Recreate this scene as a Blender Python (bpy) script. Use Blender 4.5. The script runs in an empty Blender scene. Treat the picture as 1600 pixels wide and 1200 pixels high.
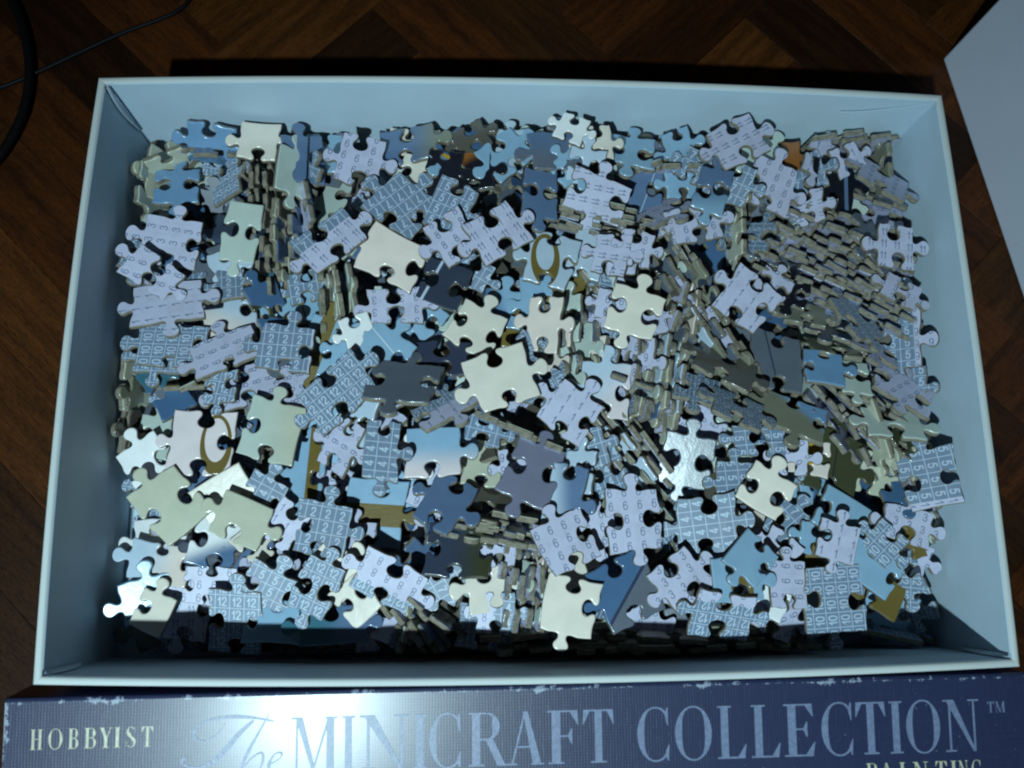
import bpy, math, random
import numpy as np
from mathutils import Matrix, Vector

# ------------------------------------------------------------------ camera, world, lamp
CM = 0.01
SC = bpy.context.scene
COL = SC.collection
F_PX = 1291.1
CAM = np.array([-3.06, -8.946, 42.184])
ROT = np.array([[0.99851632, -0.0010152, -0.05444376],
                [-0.0107844, 0.97633493, -0.2159949],
                [0.05337462, 0.21626157, 0.97487542]])
cd = bpy.data.cameras.new('camera')
cam = bpy.data.objects.new('camera', cd)
COL.objects.link(cam)
m4 = Matrix.Identity(4)
for i in range(3):
    for j in range(3):
        m4[i][j] = float(ROT[i, j])
    m4[i][3] = float(CAM[i]) * CM
cam.matrix_world = m4
cd.sensor_width = 36.0
cd.lens = 36.0 * F_PX / 1600.0
cd.clip_start = 0.01
cd.clip_end = 20
SC.camera = cam

W = bpy.data.worlds.new('World')
SC.world = W
W.use_nodes = True
W.node_tree.nodes['Background'].inputs[0].default_value = (0.46, 0.44, 0.46, 1)
W.node_tree.nodes['Background'].inputs[1].default_value = 0.020

ld = bpy.data.lights.new('room_lamp', 'SPOT')
ld.energy = 32.5
ld.color = (0.66, 0.92, 1.0)
ld.shadow_soft_size = 0.011
ld.spot_size = math.radians(65)
ld.spot_blend = 1.0
lamp = bpy.data.objects.new('room_lamp', ld)
COL.objects.link(lamp)
lp = Vector((-22.5, -43.0, 77.0))
lamp.location = lp * CM
lamp.rotation_euler = (Vector((-1.0, -9.0, 0)) - lp).to_track_quat('-Z', 'Y').to_euler()

SC.view_settings.view_transform = 'Standard'
SC.view_settings.look = 'None'
SC.view_settings.exposure = 0.0
SC.view_settings.gamma = 1.0
SC.cycles.max_bounces = 6
SC.cycles.filter_width = 2.1
cd.dof.use_dof = True
cd.dof.focus_distance = 0.385
cd.dof.aperture_fstop = 9.0

def atz(px, py, z):
    d = ROT @ np.array([(px - 800) / F_PX, -(py - 600) / F_PX, -1.0])
    return CAM + d * (z - CAM[2]) / d[2]

rnd = random.Random(11)

# ------------------------------------------------------------------ material helpers
def lin(c):
    return tuple((v / 255 / 12.92) if v / 255 <= 0.04045 else ((v / 255 + 0.055) / 1.055) ** 2.4 for v in c)

TINT = (0.80, 0.95, 1.0)
def alb(c, k=1.12):
    l = lin(c)
    return tuple(min(0.86, l[i] * k / TINT[i]) for i in range(3))

class NT:
    def __init__(s, name):
        s.m = bpy.data.materials.new(name)
        s.m.use_nodes = True
        s.t = s.m.node_tree
        s.t.nodes.clear()
        s.out = s.n('ShaderNodeOutputMaterial')
        s.b = s.n('ShaderNodeBsdfPrincipled')
        s.l(s.b.outputs[0], s.out.inputs[0])
    def n(s, typ, **kw):
        nd = s.t.nodes.new(typ)
        for k, v in kw.items():
            setattr(nd, k, v)
        return nd
    def l(s, a, b):
        s.t.links.new(a, b)
    def put(s, sock, v):
        if hasattr(v, 'links') or isinstance(v, bpy.types.NodeSocket):
            s.l(v, sock)
        else:
            if isinstance(v, (tuple, list)) and len(v) == 3 and sock.type == 'RGBA':
                v = (*v, 1)
            sock.default_value = v
    def math(s, op, a, b=0.0, c=None, clamp=False):
        nd = s.n('ShaderNodeMath', operation=op)
        nd.use_clamp = clamp
        s.put(nd.inputs[0], a); s.put(nd.inputs[1], b)
        if c is not None:
            s.put(nd.inputs[2], c)
        return nd.outputs[0]
    def mix(s, f, a, b, blend='MIX'):
        nd = s.n('ShaderNodeMix', data_type='RGBA', blend_type=blend)
        s.put(nd.inputs[0], f); s.put(nd.inputs[6], a); s.put(nd.inputs[7], b)
        return nd.outputs[2]
    def noise(s, vec, scale, detail=3.0, rough=0.5):
        nd = s.n('ShaderNodeTexNoise')
        if vec is not None:
            s.l(vec, nd.inputs['Vector'])
        nd.inputs['Scale'].default_value = scale
        nd.inputs['Detail'].default_value = detail
        nd.inputs['Roughness'].default_value = rough
        return nd
    def vmul(s, vec, v):
        nd = s.n('ShaderNodeVectorMath', operation='MULTIPLY')
        s.put(nd.inputs[0], vec); nd.inputs[1].default_value = v
        return nd.outputs[0]
    def dot(s, vec, v):
        nd = s.n('ShaderNodeVectorMath', operation='DOT_PRODUCT')
        s.put(nd.inputs[0], vec); s.put(nd.inputs[1], v)
        return nd.outputs['Value']
    def smooth(s, v, lo, hi):
        nd = s.n('ShaderNodeMapRange', interpolation_type='SMOOTHSTEP')
        s.put(nd.inputs[0], v); s.put(nd.inputs[1], lo); s.put(nd.inputs[2], hi)
        return nd.outputs[0]
    def bump(s, h, strength, dist=0.001):
        nd = s.n('ShaderNodeBump')
        nd.inputs['Strength'].default_value = strength
        nd.inputs['Distance'].default_value = dist
        s.l(h, nd.inputs['Height'])
        s.l(nd.outputs[0], s.b.inputs['Normal'])
        return nd

def obj_coords(t):
    return t.n('ShaderNodeTexCoord').outputs['Object']

# ------------------------------------------------------------------ mesh helpers
def link(o):
    COL.objects.link(o)
    return o

def mesh_obj(name, verts, faces, mats, parent=None, midx=None, smooth=None, uvs=None):
    me = bpy.data.meshes.new(name)
    me.from_pydata([tuple(v) for v in verts], [], faces)
    for m in mats:
        me.materials.append(m)
    if midx is not None:
        me.polygons.foreach_set('material_index', midx)
    if smooth is not None:
        me.polygons.foreach_set('use_smooth', smooth)
    if uvs is not None:
        uv = me.uv_layers.new(name='UVMap')
        li = np.empty(len(me.loops), dtype=np.int32)
        me.loops.foreach_get('vertex_index', li)
        uv.data.foreach_set('uv', np.asarray(uvs, dtype=np.float32)[li].ravel())
    me.update()
    o = link(bpy.data.objects.new(name, me))
    if parent is not None:
        o.parent = parent
    return o

def empty(name, loc=(0, 0, 0)):
    o = link(bpy.data.objects.new(name, None))
    o.location = Vector(loc) * CM
    o.empty_display_size = 0.01
    return o

def tag(o, label=None, cat=None, group=None, kind=None):
    if label: o['label'] = label
    if cat: o['category'] = cat
    if group: o['group'] = group
    if kind: o['kind'] = kind
    return o

# ------------------------------------------------------------------ parquet floor
def wood_mat(name, dark, light, seed):
    t = NT(name)
    oc = obj_coords(t)
    info = t.n('ShaderNodeObjectInfo')
    sh = t.n('ShaderNodeVectorMath', operation='ADD')
    t.l(oc, sh.inputs[0])
    cmb = t.n('ShaderNodeCombineXYZ')
    t.l(t.math('MULTIPLY', info.outputs['Random'], 7.0), cmb.inputs[0])
    t.l(t.math('MULTIPLY', info.outputs['Random'], 3.0), cmb.inputs[1])
    t.l(cmb.outputs[0], sh.inputs[1])
    v = sh.outputs[0]
    broad = t.noise(t.vmul(v, (14, 150, 60)), 1.0, 4, 0.6)
    fine = t.noise(t.vmul(v, (90, 1500, 200)), 1.0, 4, 0.65)
    pores = t.noise(t.vmul(v, (260, 3800, 300)), 1.0, 2, 0.5)
    f = t.math('ADD', t.math('MULTIPLY', broad.outputs[0], 0.6), t.math('MULTIPLY', fine.outputs[0], 0.5))
    f = t.smooth(f, 0.38, 0.72)
    c = t.mix(f, dark, light)
    pr = t.smooth(pores.outputs[0], 0.30, 0.48)
    c = t.mix(pr, tuple(x * 0.35 for x in dark), c)
    tone = t.math('MULTIPLY_ADD', info.outputs['Random'], 0.5, 0.40)
    nd = t.n('ShaderNodeVectorMath', operation='SCALE')
    t.l(c, nd.inputs[0]); t.l(tone, nd.inputs['Scale'])
    t.l(nd.outputs[0], t.b.inputs['Base Color'])
    t.b.inputs['Roughness'].default_value = 0.52
    t.b.inputs['Specular IOR Level'].default_value = 0.16
    t.bump(pr, 0.25, 0.0004)
    return t.m

WOOD = [wood_mat('wood_brown', (0.030, 0.009, 0.0025), (0.110, 0.030, 0.006), 1),
        wood_mat('wood_dark', (0.020, 0.006, 0.002), (0.062, 0.021, 0.005), 2),
        wood_mat('wood_amber', (0.042, 0.014, 0.003), (0.135, 0.042, 0.008), 3)]
t = NT('floor_joint')
t.b.inputs['Base Color'].default_value = (0.006, 0.004, 0.003, 1)
JOINT = t.m
floor = mesh_obj('floor', [(-0.9, -0.9, -0.0085), (0.9, -0.9, -0.0085), (0.9, 0.9, -0.0085), (-0.9, 0.9, -0.0085)],
                 [(0, 1, 2, 3)], [JOINT])
tag(floor, 'dark brown parquet floor under the boxes', kind='structure')
BW, BL, TH = 3.9, 15.6, 0.8
def block_mesh(mat):
    g = 0.006
    x, y, b = BL / 2 - g, BW / 2 - g, 0.012
    v = []
    for (dx, dy, z) in ((x, y, -TH), (x, y, -b), (x - b, y - b, 0)):
        v += [(-dx * CM, -dy * CM, z * CM), (dx * CM, -dy * CM, z * CM), (dx * CM, dy * CM, z * CM), (-dx * CM, dy * CM, z * CM)]
    f = [(8, 9, 10, 11)]
    for k in (0, 4):
        for i in range(4):
            j = (i + 1) % 4
            f.append((k + i, k + j, k + 4 + j, k + 4 + i))
    me = bpy.data.meshes.new('parquet_block')
    me.from_pydata(v, [], f)
    me.materials.append(mat)
    return me
BM = [block_mesh(m) for m in WOOD]
n_ratio = 4
ang = math.radians(45)
ca, sa = math.cos(ang), math.sin(ang)
def add_block(cx, cy, vert):
    wx, wy = ca * cx - sa * cy + 5.2, sa * cx + ca * cy + 3.5
    if not (-38 < wx < 34 and -27 < wy < 32):
        return
    if abs(wx) < 13.5 and abs(wy) < 7:
        return
    o = link(bpy.data.objects.new('parquet_block', BM[rnd.choice((0, 0, 1, 2))]))
    o.location = (wx * CM, wy * CM, -0.0030 + rnd.uniform(-1, 1) * 0.00012)
    o.rotation_euler = (0, 0, ang + (math.pi / 2 if vert else 0))
    o.parent = floor
for i in range(-14, 15):
    for j in range(-5, 6):
        # herringbone lattice: translate by (w, w) and (2n w, 0)... in block units
        ox, oy = i * BW + j * BW * n_ratio, i * BW - j * BW * n_ratio
        add_block(ox + BL / 2, oy + BW / 2, False)
        add_block(ox + BW / 2, oy + BW + BL / 2, True)

# ------------------------------------------------------------------ paper and board
def paper_mat(name, col, rough=0.55, mott=0.06):
    t = NT(name)
    oc = obj_coords(t)
    n1 = t.noise(oc, 22, 4, 0.6)
    n2 = t.noise(oc, 700, 2, 0.5)
    k = t.math('ADD', t.math('MULTIPLY', n1.outputs[0], mott * 2), 1 - mott)
    nd = t.n('ShaderNodeVectorMath', operation='SCALE')
    t.put(nd.inputs[0], tuple(col)); t.l(k, nd.inputs['Scale'])
    t.l(nd.outputs[0], t.b.inputs['Base Color'])
    t.b.inputs['Roughness'].default_value = rough
    t.b.inputs['Specular IOR Level'].default_value = 0.3
    mx = t.math('ADD', t.math('MULTIPLY', n2.outputs[0], 0.25), n1.outputs[0])
    t.bump(mx, 0.35, 0.0006)
    return t.m
INNER = paper_mat('white_lining_paper', alb((162, 194, 212), 1.15), 0.55, 0.12)
INNER2 = paper_mat('lilac_lining_paper', alb((176, 196, 216), 1.2))
RIM = paper_mat('white_rim_paper', alb((190, 212, 216), 0.85), 0.6)
CARD = paper_mat('grey_cardboard', alb((150, 146, 130), 0.9), 0.8)

def linen_mat(name, base, wear, edge_axis=None):
    """dark blue linen-embossed cover paper, rubbed pale along its edges (UV: distance to the edges in cm)"""
    t = NT(name)
    uv = t.n('ShaderNodeUVMap').outputs[0]
    oc = obj_coords(t)
    sep = t.n('ShaderNodeSeparateXYZ'); t.l(oc, sep.inputs[0])
    nz = t.noise(oc, 160, 3, 0.6).outputs[0]
    wx = t.math('SINE', t.math('ADD', t.math('MULTIPLY', sep.outputs[0], 5200), t.math('MULTIPLY', nz, 5)))
    wy = t.math('SINE', t.math('ADD', t.math('MULTIPLY', sep.outputs[1], 5200), t.math('MULTIPLY', nz, 5)))
    wx = t.math('MULTIPLY_ADD', wx, 0.5, 0.5); wy = t.math('MULTIPLY_ADD', wy, 0.5, 0.5)
    streak_x = t.noise(t.vmul(oc, (1400, 60, 60)), 1.0, 3, 0.7).outputs[0]
    streak_y = t.noise(t.vmul(oc, (60, 1400, 60)), 1.0, 3, 0.7).outputs[0]
    weave = t.math('MAXIMUM', t.math('MULTIPLY', wx, streak_x), t.math('MULTIPLY', wy, streak_y))
    c = t.mix(t.smooth(weave, 0.35, 0.8), tuple(x * 0.8 for x in base), tuple(min(1, x * 1.25) for x in base))
    su = t.n('ShaderNodeSeparateXYZ'); t.l(uv, su.inputs[0])
    dist = t.math('MINIMUM', su.outputs[0], su.outputs[1])
    wn = t.noise(oc, 260, 6, 0.75).outputs[0]
    wn2 = t.noise(oc, 40, 4, 0.6).outputs[0]
    lim = t.math('MULTIPLY', t.smooth(t.math('MULTIPLY', wn, wn2), 0.24, 0.42), 0.26)
    wearf = t.math('LESS_THAN', dist, lim)
    wearf = t.math('MULTIPLY', wearf, 0.8)
    spk = t.math('MULTIPLY', t.smooth(t.noise(oc, 900, 2, 0.5).outputs[0], 0.70, 0.76), t.smooth(wn2, 0.45, 0.6))
    c = t.mix(t.math('MULTIPLY', spk, 0.6), c, wear)
    c = t.mix(wearf, c, wear)
    t.l(c, t.b.inputs['Base Color'])
    t.b.inputs['Roughness'].default_value = 0.40
    t.b.inputs['Specular IOR Level'].default_value = 0.3
    t.b.inputs['Coat Weight'].default_value = 0.8
    t.b.inputs['Coat Roughness'].default_value = 0.28
    h = t.math('ADD', weave, t.math('MULTIPLY', wn, 0.6))
    t.bump(h, 0.45, 0.00018)
    return t.m
LINEN = linen_mat('blue_linen_cover', (0.027, 0.036, 0.092), (0.34, 0.40, 0.50))

# ------------------------------------------------------------------ open puzzle box
HX, HY, HZ = 20.0, 13.245, 7.11
TW = 0.30
BOW = {'R': 0.18, 'T': 0.45, 'L': 0.30, 'B': 0.34}
def bow(side, s, z):
    return BOW[side] * (1 - (s) ** 2) * max(0, z) / HZ
box = empty('puzzle_box', (0, 0, 0))
tag(box, 'open white-lined puzzle box half filled with loose jigsaw pieces', 'box')
def strip(fn, ns, nz, flip=False):
    """fn(s in -1..1, k 0..1) -> point"""
    v = [fn(-1 + 2 * i / ns, j / nz) for j in range(nz + 1) for i in range(ns + 1)]
    f = []
    for j in range(nz):
        for i in range(ns):
            a = j * (ns + 1) + i
            q = (a, a + 1, a + ns + 2, a + ns + 1)
            f.append(q[::-1] if flip else q)
    return v, f
def side_point(side, s, z, off):
    b = bow(side, s, z) + off
    if side == 'R': return ((HX + b), s * (HY + off), z)
    if side == 'L': return (-(HX + b), -s * (HY + off), z)
    if side == 'T': return (-s * (HX + off), HY + b, z)
    return (s * (HX + off), -(HY + b), z)
for side in 'RTLB':
    NS = 28
    # inner face slightly wavy
    ph = rnd.uniform(0, 6)
    def fin(s, k, side=side, ph=ph):
        wv = 0.035 * math.sin(3.1 * s + ph) * math.sin(math.pi * k) * (1 - s * s)
        p = side_point(side, s, k * HZ, -TW + wv)
        return tuple(c * CM for c in p)
    def fout(s, k, side=side):
        return tuple(c * CM for c in side_point(side, s, k * HZ, 0.0))
    def ftop(s, k, side=side):
        # rounded paper-covered edge
        a = math.pi * k
        off = -TW / 2 + math.cos(a) * TW / 2 * -1
        p = side_point(side, s, HZ, off)
        z = HZ + math.sin(a) * 0.09
        return (p[0] * CM, p[1] * CM, z * CM)
    vi, fi = strip(fin, NS, 5, flip=True)
    vo, fo = strip(fout, NS, 2)
    o1 = mesh_obj('wall_panel', vi, fi, [INNER], box, smooth=[True] * len(fi))
    uvs = [(3.0, (HZ - (j / 2) * HZ)) for j in range(3) for i in range(NS + 1)]
    o2 = mesh_obj('outer_cover', vo, fo, [LINEN], box, smooth=[True] * len(fo), uvs=uvs)
    vt, ft = strip(ftop, NS, 6)
    o3 = mesh_obj('rim_edge', vt, ft, [RIM], box, smooth=[True] * len(ft))
    # turned-in lining paper covering the upper part of the wall
    lo = {'L': 4.55, 'R': 4.3, 'T': 4.9, 'B': 4.7}[side]
    th = 0.030
    def fl(s, k, side=side, lo=lo, ph=ph):
        prof = [(lo, -TW), (lo, -TW - th), (lo + 0.05, -TW - th), (HZ - 0.02, -TW - th), (HZ + 0.03, -TW - 0.0)]
        z, off = prof[int(round(k * 4))]
        z = z + 0.02 * math.sin(7 * s + ph) * (1 if z < HZ - 1 else 0)
        wv = 0.035 * math.sin(3.1 * s + ph) * math.sin(math.pi * z / HZ) * (1 - s * s)
        s2 = s * 0.982
        return tuple(c * CM for c in side_point(side, s2, z, off + wv))
    vf, ff = strip(fl, NS, 4, flip=True)
    mesh_obj('turned_in_paper', vf, ff, [INNER], o1, smooth=[False] * len(ff))
v = [(-HX * CM, -HY * CM, -0.003), (HX * CM, -HY * CM, -0.003), (HX * CM, HY * CM, -0.003), (-HX * CM, HY * CM, -0.003),
     (-HX * CM, -HY * CM, 0), (HX * CM, -HY * CM, 0), (HX * CM, HY * CM, 0), (-HX * CM, HY * CM, 0)]
mesh_obj('bottom_panel', v, [(4, 5, 6, 7), (3, 2, 1, 0), (0, 1, 5, 4), (1, 2, 6, 5), (2, 3, 7, 6), (3, 0, 4, 7)], [INNER], box)
# pinched paper folds in the corners
def fold(cx, cy, sx, sy, reach, zlow, along_x):
    v = []
    N = 8
    for i in range(N + 1):
        k = i / N
        z = HZ - 0.02 - k * (HZ - zlow)
        wdt = reach * math.sin(math.pi * min(1, k * 0.9 + 0.05)) ** 0.8 * (1 - 0.5 * k)
        bx, by = cx - sx * (TW + 0.05), cy - sy * (TW + 0.05)
        a = (bx - sx * (wdt if along_x else 0.02), by - sy * (0.02 if along_x else wdt), z)
        mid = (bx - sx * (wdt * 0.5 if along_x else 0.16), by - sy * (0.16 if along_x else wdt * 0.5), z)
        c = (bx - sx * 0.02, by - sy * 0.02, z)
        v += [a, mid, c]
    f = []
    for i in range(N):
        for j in range(2):
            a = i * 3 + j
            f.append((a, a + 1, a + 4, a + 3))
    mesh_obj('corner_fold', [tuple(c * CM for c in p) for p in v], f, [INNER], box, smooth=[True] * len(f))
fold(-HX, HY, -1, 1, 0.5, 3.2, False)
fold(-HX, -HY, -1, -1, 0.5, 4.0, True)
fold(HX, -HY, 1, -1, 0.4, 3.6, True)

# ------------------------------------------------------------------ second box half standing at the right
P0 = atz(1473, 92, -0.3); P1 = atz(1612, 505, -0.3)
d = (P1 - P0); d /= np.linalg.norm(d)
nrm = np.array([-d[1], d[0], 0.0]) * -1
if nrm[0] < 0: nrm = -nrm
lid2 = empty('spare_box_half', tuple(P0))
tag(lid2, 'pale lilac grey box half beyond the right side of the open box', 'box')
def slab(name, a, b, h, th, mat, parent, org):
    """upright panel from a to b, height h, thickness th towards nrm"""
    pts = []
    for z in (0, h):
        for p, q in ((a, 0), (b, 0), (b, th), (a, th)):
            w = p + (nrm * q if name != 'end_panel' else d * q)
            pts.append(tuple(((w - org) + np.array([0, 0, z])) * CM))
    f = [(0, 1, 5, 4), (1, 2, 6, 5), (2, 3, 7, 6), (3, 0, 4, 7), (4, 5, 6, 7), (3, 2, 1, 0)]
    o = mesh_obj(name, pts, f, [mat], parent)
    bv = o.modifiers.new('b', 'BEVEL'); bv.width = 0.0012; bv.segments = 2
    return o
slab('long_panel', P0, P0 + d * 27.0, 7.3, 0.3, INNER2, lid2, P0)
slab('end_panel', P0 + nrm * 0.32, P0 + nrm * 20.0, 7.3, 0.3, INNER2, lid2, P0)
slab('far_panel', P0 + nrm * 20.05, P0 + nrm * 20.05 + d * 27.0, 7.3, 0.3, INNER2, lid2, P0)
pp = [P0 + nrm * .3 + d * .3, P0 + nrm * 20 + d * .3, P0 + nrm * 20 + d * 27, P0 + nrm * .3 + d * 27]
mesh_obj('base_panel', [tuple((p - P0 + np.array([0, 0, .15])) * CM) for p in pp], [(0, 1, 2, 3)], [INNER2], lid2)

# ------------------------------------------------------------------ cords
def tube(name, pts, r, mat, parent=None, n=12):
    P = [np.array(p, float) for p in pts]
    dense = []
    for i in range(len(P) - 1):
        p0 = P[max(0, i - 1)]; p1 = P[i]; p2 = P[i + 1]; p3 = P[min(len(P) - 1, i + 2)]
        for k in range(10):
            u = k / 10
            dense.append(0.5 * ((2 * p1) + (-p0 + p2) * u + (2 * p0 - 5 * p1 + 4 * p2 - p3) * u * u + (-p0 + 3 * p1 - 3 * p2 + p3) * u ** 3))
    dense.append(P[-1])
    v, f = [], []
    for i, p in enumerate(dense):
        tg = dense[min(i + 1, len(dense) - 1)] - dense[max(i - 1, 0)]
        tg /= np.linalg.norm(tg)
        a = np.cross(tg, (0, 0, 1)); a /= np.linalg.norm(a); b = np.cross(a, tg)
        for k in range(n):
            th = 2 * math.pi * k / n
            v.append(tuple((p + r * (math.cos(th) * a + math.sin(th) * b)) * CM))
    for i in range(len(dense) - 1):
        for k in range(n):
            j = (k + 1) % n
            f.append((i * n + k, i * n + j, (i + 1) * n + j, (i + 1) * n + k))
    return mesh_obj(name, v, f, [mat], parent, smooth=[True] * len(f))
tube('crease', [(HX - .42, HY - .36, 7.0), (HX - 1.6, HY - .375, 6.62), (HX - 3.4, HY - .40, 6.25), (HX - 4.6, HY - .38, 6.1)], 0.022, INNER, box, 6)
def rubber(name, col, rough):
    t = NT(name)
    n1 = t.noise(obj_coords(t), 300, 3, 0.6)
    t.l(t.mix(n1.outputs[0], tuple(c * .7 for c in col), tuple(c * 1.3 for c in col)), t.b.inputs['Base Color'])
    t.b.inputs['Roughness'].default_value = rough
    t.b.inputs['Specular IOR Level'].default_value = 0.15
    return t.m
CORD = rubber('dark_cord_rubber', (0.003, 0.005, 0.007), 0.5)
CORDB = rubber('black_cord_rubber', (0.0015, 0.0015, 0.002), 0.75)
zt = -0.05
pts = [atz(*q, zt) for q in ((318, -45), (300, -8), (282, 14), (252, 29), (190, 52), (120, 84), (60, 112), (5, 135), (-60, 150))]
o = tube('power_cord', pts, 0.11, CORD)
tag(o, 'thin dark cord crossing the floor behind the box corner', 'cord')
pts = [atz(*q, 0.12) for q in ((-10, -60), (12, -12), (32, 30), (43, 75), (46, 120), (38, 170), (20, 212), (-6, 250), (-50, 290))]
o = tube('thick_cord', pts, 0.25, CORDB)
tag(o, 'thick black cord curving along the left edge under the thin cord', 'cord')

# ------------------------------------------------------------------ lettering (serif capitals built from polygons)
def quad(a, b, c, d_): return [a, b, c, d_]
def stem(x0, y0, x1, y1, w):
    return [(x0 - w / 2, y0), (x0 + w / 2, y0), (x1 + w / 2, y1), (x1 - w / 2, y1)]
def bar(x0, x1, y, h=0.045):
    return [(x0, y), (x1, y), (x1, y + h), (x0, y + h)]
def arc(cx, cy, rx, ry, a0, a1, wth, wthin, n=26):
    """ring stroke, thick at the sides and thin at top and bottom; a list of quads"""
    out = []
    pr = None
    for i in range(n + 1):
        a = math.radians(a0 + (a1 - a0) * i / n)
        c, s = math.cos(a), math.sin(a)
        w = wthin + (wth - wthin) * abs(c) ** 1.6
        o_ = (cx + rx * c, cy + ry * s)
        i_ = (cx + (rx - w) * c, cy + (ry - wthin) * s)
        if pr: out.append([pr[0], o_, i_, pr[1]])
        pr = (o_, i_)
    return out
T_, t_ = 0.16, 0.035
def glyph(ch):
    """returns (width, polygons) for cap height 1"""
    S = lambda x, y=0.0, w=0.30: bar(x - w / 2, x + w / 2, y, t_) if y == 0 else bar(x - w / 2, x + w / 2, y - t_, t_)
    if ch == 'I': return .34, [stem(.17, 0, .17, 1, T_), S(.17), S(.17, 1)]
    if ch == 'H': return .84, [stem(.2, 0, .2, 1, T_), stem(.64, 0, .64, 1, T_), S(.2), S(.2, 1), S(.64), S(.64, 1), bar(.2, .64, .5, t_)]
    if ch == 'L': return .66, [stem(.2, 0, .2, 1, T_), S(.2, 1), bar(.04, .62, 0, t_), [(.62, 0), (.66, .27), (.64, .27), (.48, t_), (.48, 0)]]
    if ch == 'E': return .68, [stem(.2, 0, .2, 1, T_), bar(.04, .60, 0, t_), bar(.04, .60, 1 - t_, t_), bar(.2, .5, .5, t_),
                               [(.60, 0), (.65, .27), (.63, .27), (.46, t_), (.46, 0)], [(.60, 1), (.46, 1), (.46, 1 - t_), (.60, .76), (.62, .76)],
                               [(.50, .66), (.48, .66), (.42, .535), (.42, .5), (.48, .37), (.50, .37)]]
    if ch == 'F': return .64, [stem(.2, 0, .2, 1, T_), S(.2), bar(.04, .60, 1 - t_, t_), bar(.2, .5, .5, t_),
                               [(.60, 1), (.46, 1), (.46, 1 - t_), (.60, .72), (.62, .72)], [(.50, .66), (.48, .66), (.42, .535), (.42, .5), (.48, .37), (.50, .37)]]
    if ch == 'T': return .72, [stem(.36, 0, .36, 1, T_), S(.36, 0, .34), bar(.04, .68, 1 - t_, t_),
                               [(.04, 1), (.02, .72), (.04, .72), (.17, 1 - t_), (.17, 1)], [(.68, 1), (.55, 1), (.55, 1 - t_), (.68, .72), (.70, .72)]]
    if ch == 'N': return .86, [stem(.16, 0, .16, 1, t_ * 1.3), stem(.70, 0, .70, 1, t_ * 1.3), [(.08, 1), (.26, 1), (.72, 0), (.66, 0)], S(.16, 0, .24), S(.12, 1, .2), S(.70, 1, .24)]
    if ch == 'M': return 1.02, [stem(.16, 0, .16, 1, t_ * 1.3), stem(.86, 0, .86, 1, T_), [(.12, 1), (.28, 1), (.53, .1), (.48, 0)], [(.48, 0), (.52, 0), (.86, 1), (.80, 1)],
                                S(.16, 0, .24), S(.86, 0, .3), S(.14, 1, .22), S(.88, 1, .26)]
    if ch == 'A': return .80, [[(.10, 0), (.14, 0), (.42, 1), (.38, 1)], [(.56, 0), (.74, 0), (.46, 1), (.36, 1)], bar(.22, .60, .32, t_), S(.12, 0, .22), S(.66, 0, .28)]
    if ch == 'Y': return .78, [stem(.40, 0, .40, .48, T_), [(.10, 1), (.28, 1), (.48, .44), (.32, .44)], [(.62, 1), (.66, 1), (.47, .46), (.42, .46)], S(.40, 0, .32), S(.18, 1, .28), S(.65, 1, .2)]
    if ch == 'O': return .92, arc(.46, .5, .42, .52, 0, 360, T_, t_, 44)
    if ch == 'C': return .82, arc(.46, .5, .42, .52, 48, 312, T_, t_, 34) + [[(.72, 1.0), (.75, 1.0), (.75, .66), (.73, .66), (.68, .84)], [(.72, 0.0), (.75, 0.0), (.77, .30), (.75, .30), (.68, .16)]]
    if ch == 'G': return .88, arc(.46, .5, .42, .52, 48, 312, T_, t_, 34) + [[(.72, 1.0), (.75, 1.0), (.75, .66), (.73, .66), (.68, .84)], stem(.72, .02, .72, .42, T_ * .9), S(.72, .42 + t_, .3)]
    if ch == 'R': return .82, [stem(.2, 0, .2, 1, T_), S(.2), S(.2, 1), bar(.2, .42, 1 - t_, t_), bar(.2, .42, .48, t_), [(.38, .5), (.54, .5), (.78, 0), (.62, 0)], bar(.62, .84, 0, t_)] + arc(.40, .74, .27, .26, -90, 90, T_, t_, 18)
    if ch == 'P': return .72, [stem(.2, 0, .2, 1, T_), S(.2), S(.2, 1), bar(.2, .42, 1 - t_, t_), bar(.2, .42, .46, t_)] + arc(.40, .73, .27, .27, -90, 90, T_, t_, 18)
    if ch == 'B': return .76, [stem(.2, 0, .2, 1, T_), bar(.04, .4, 0, t_), bar(.04, .4, 1 - t_, t_), bar(.2, .42, .5, t_)] + arc(.40, .755, .24, .245, -90, 90, T_, t_, 16) + arc(.40, .265, .28, .265, -90, 90, T_, t_, 16)
    if ch == 'S': return .60, arc(.30, .745, .235, .265, 40, 255, T_ * .8, t_, 18) + arc(.30, .26, .25, .27, 72, -140, T_ * .8, t_, 18) + [[(.12, .66), (.22, .74), (.47, .38), (.40, .26)], [(.50, .95), (.52, .95), (.52, .72), (.50, .72)], [(.08, .05), (.06, .05), (.06, .30), (.08, .30)]]
    return .4, []
def ink_mat(name, col, rough=0.4):
    t = NT(name)
    oc = obj_coords(t)
    n1 = t.noise(oc, 500, 4, 0.7).outputs[0]
    t.l(t.mix(t.smooth(n1, .35, .75), tuple(c * .8 for c in col), tuple(min(1, c * 1.15) for c in col)), t.b.inputs['Base Color'])
    t.b.inputs['Roughness'].default_value = rough
    t.b.inputs['Specular IOR Level'].default_value = 0.6
    t.bump(n1, 0.3, 0.0003)
    return t.m
INK = ink_mat('pale_blue_print', alb((110, 132, 166), 0.9), 0.42)
INK2 = ink_mat('cream_print', alb((186, 198, 176), 0.9), 0.42)
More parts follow.
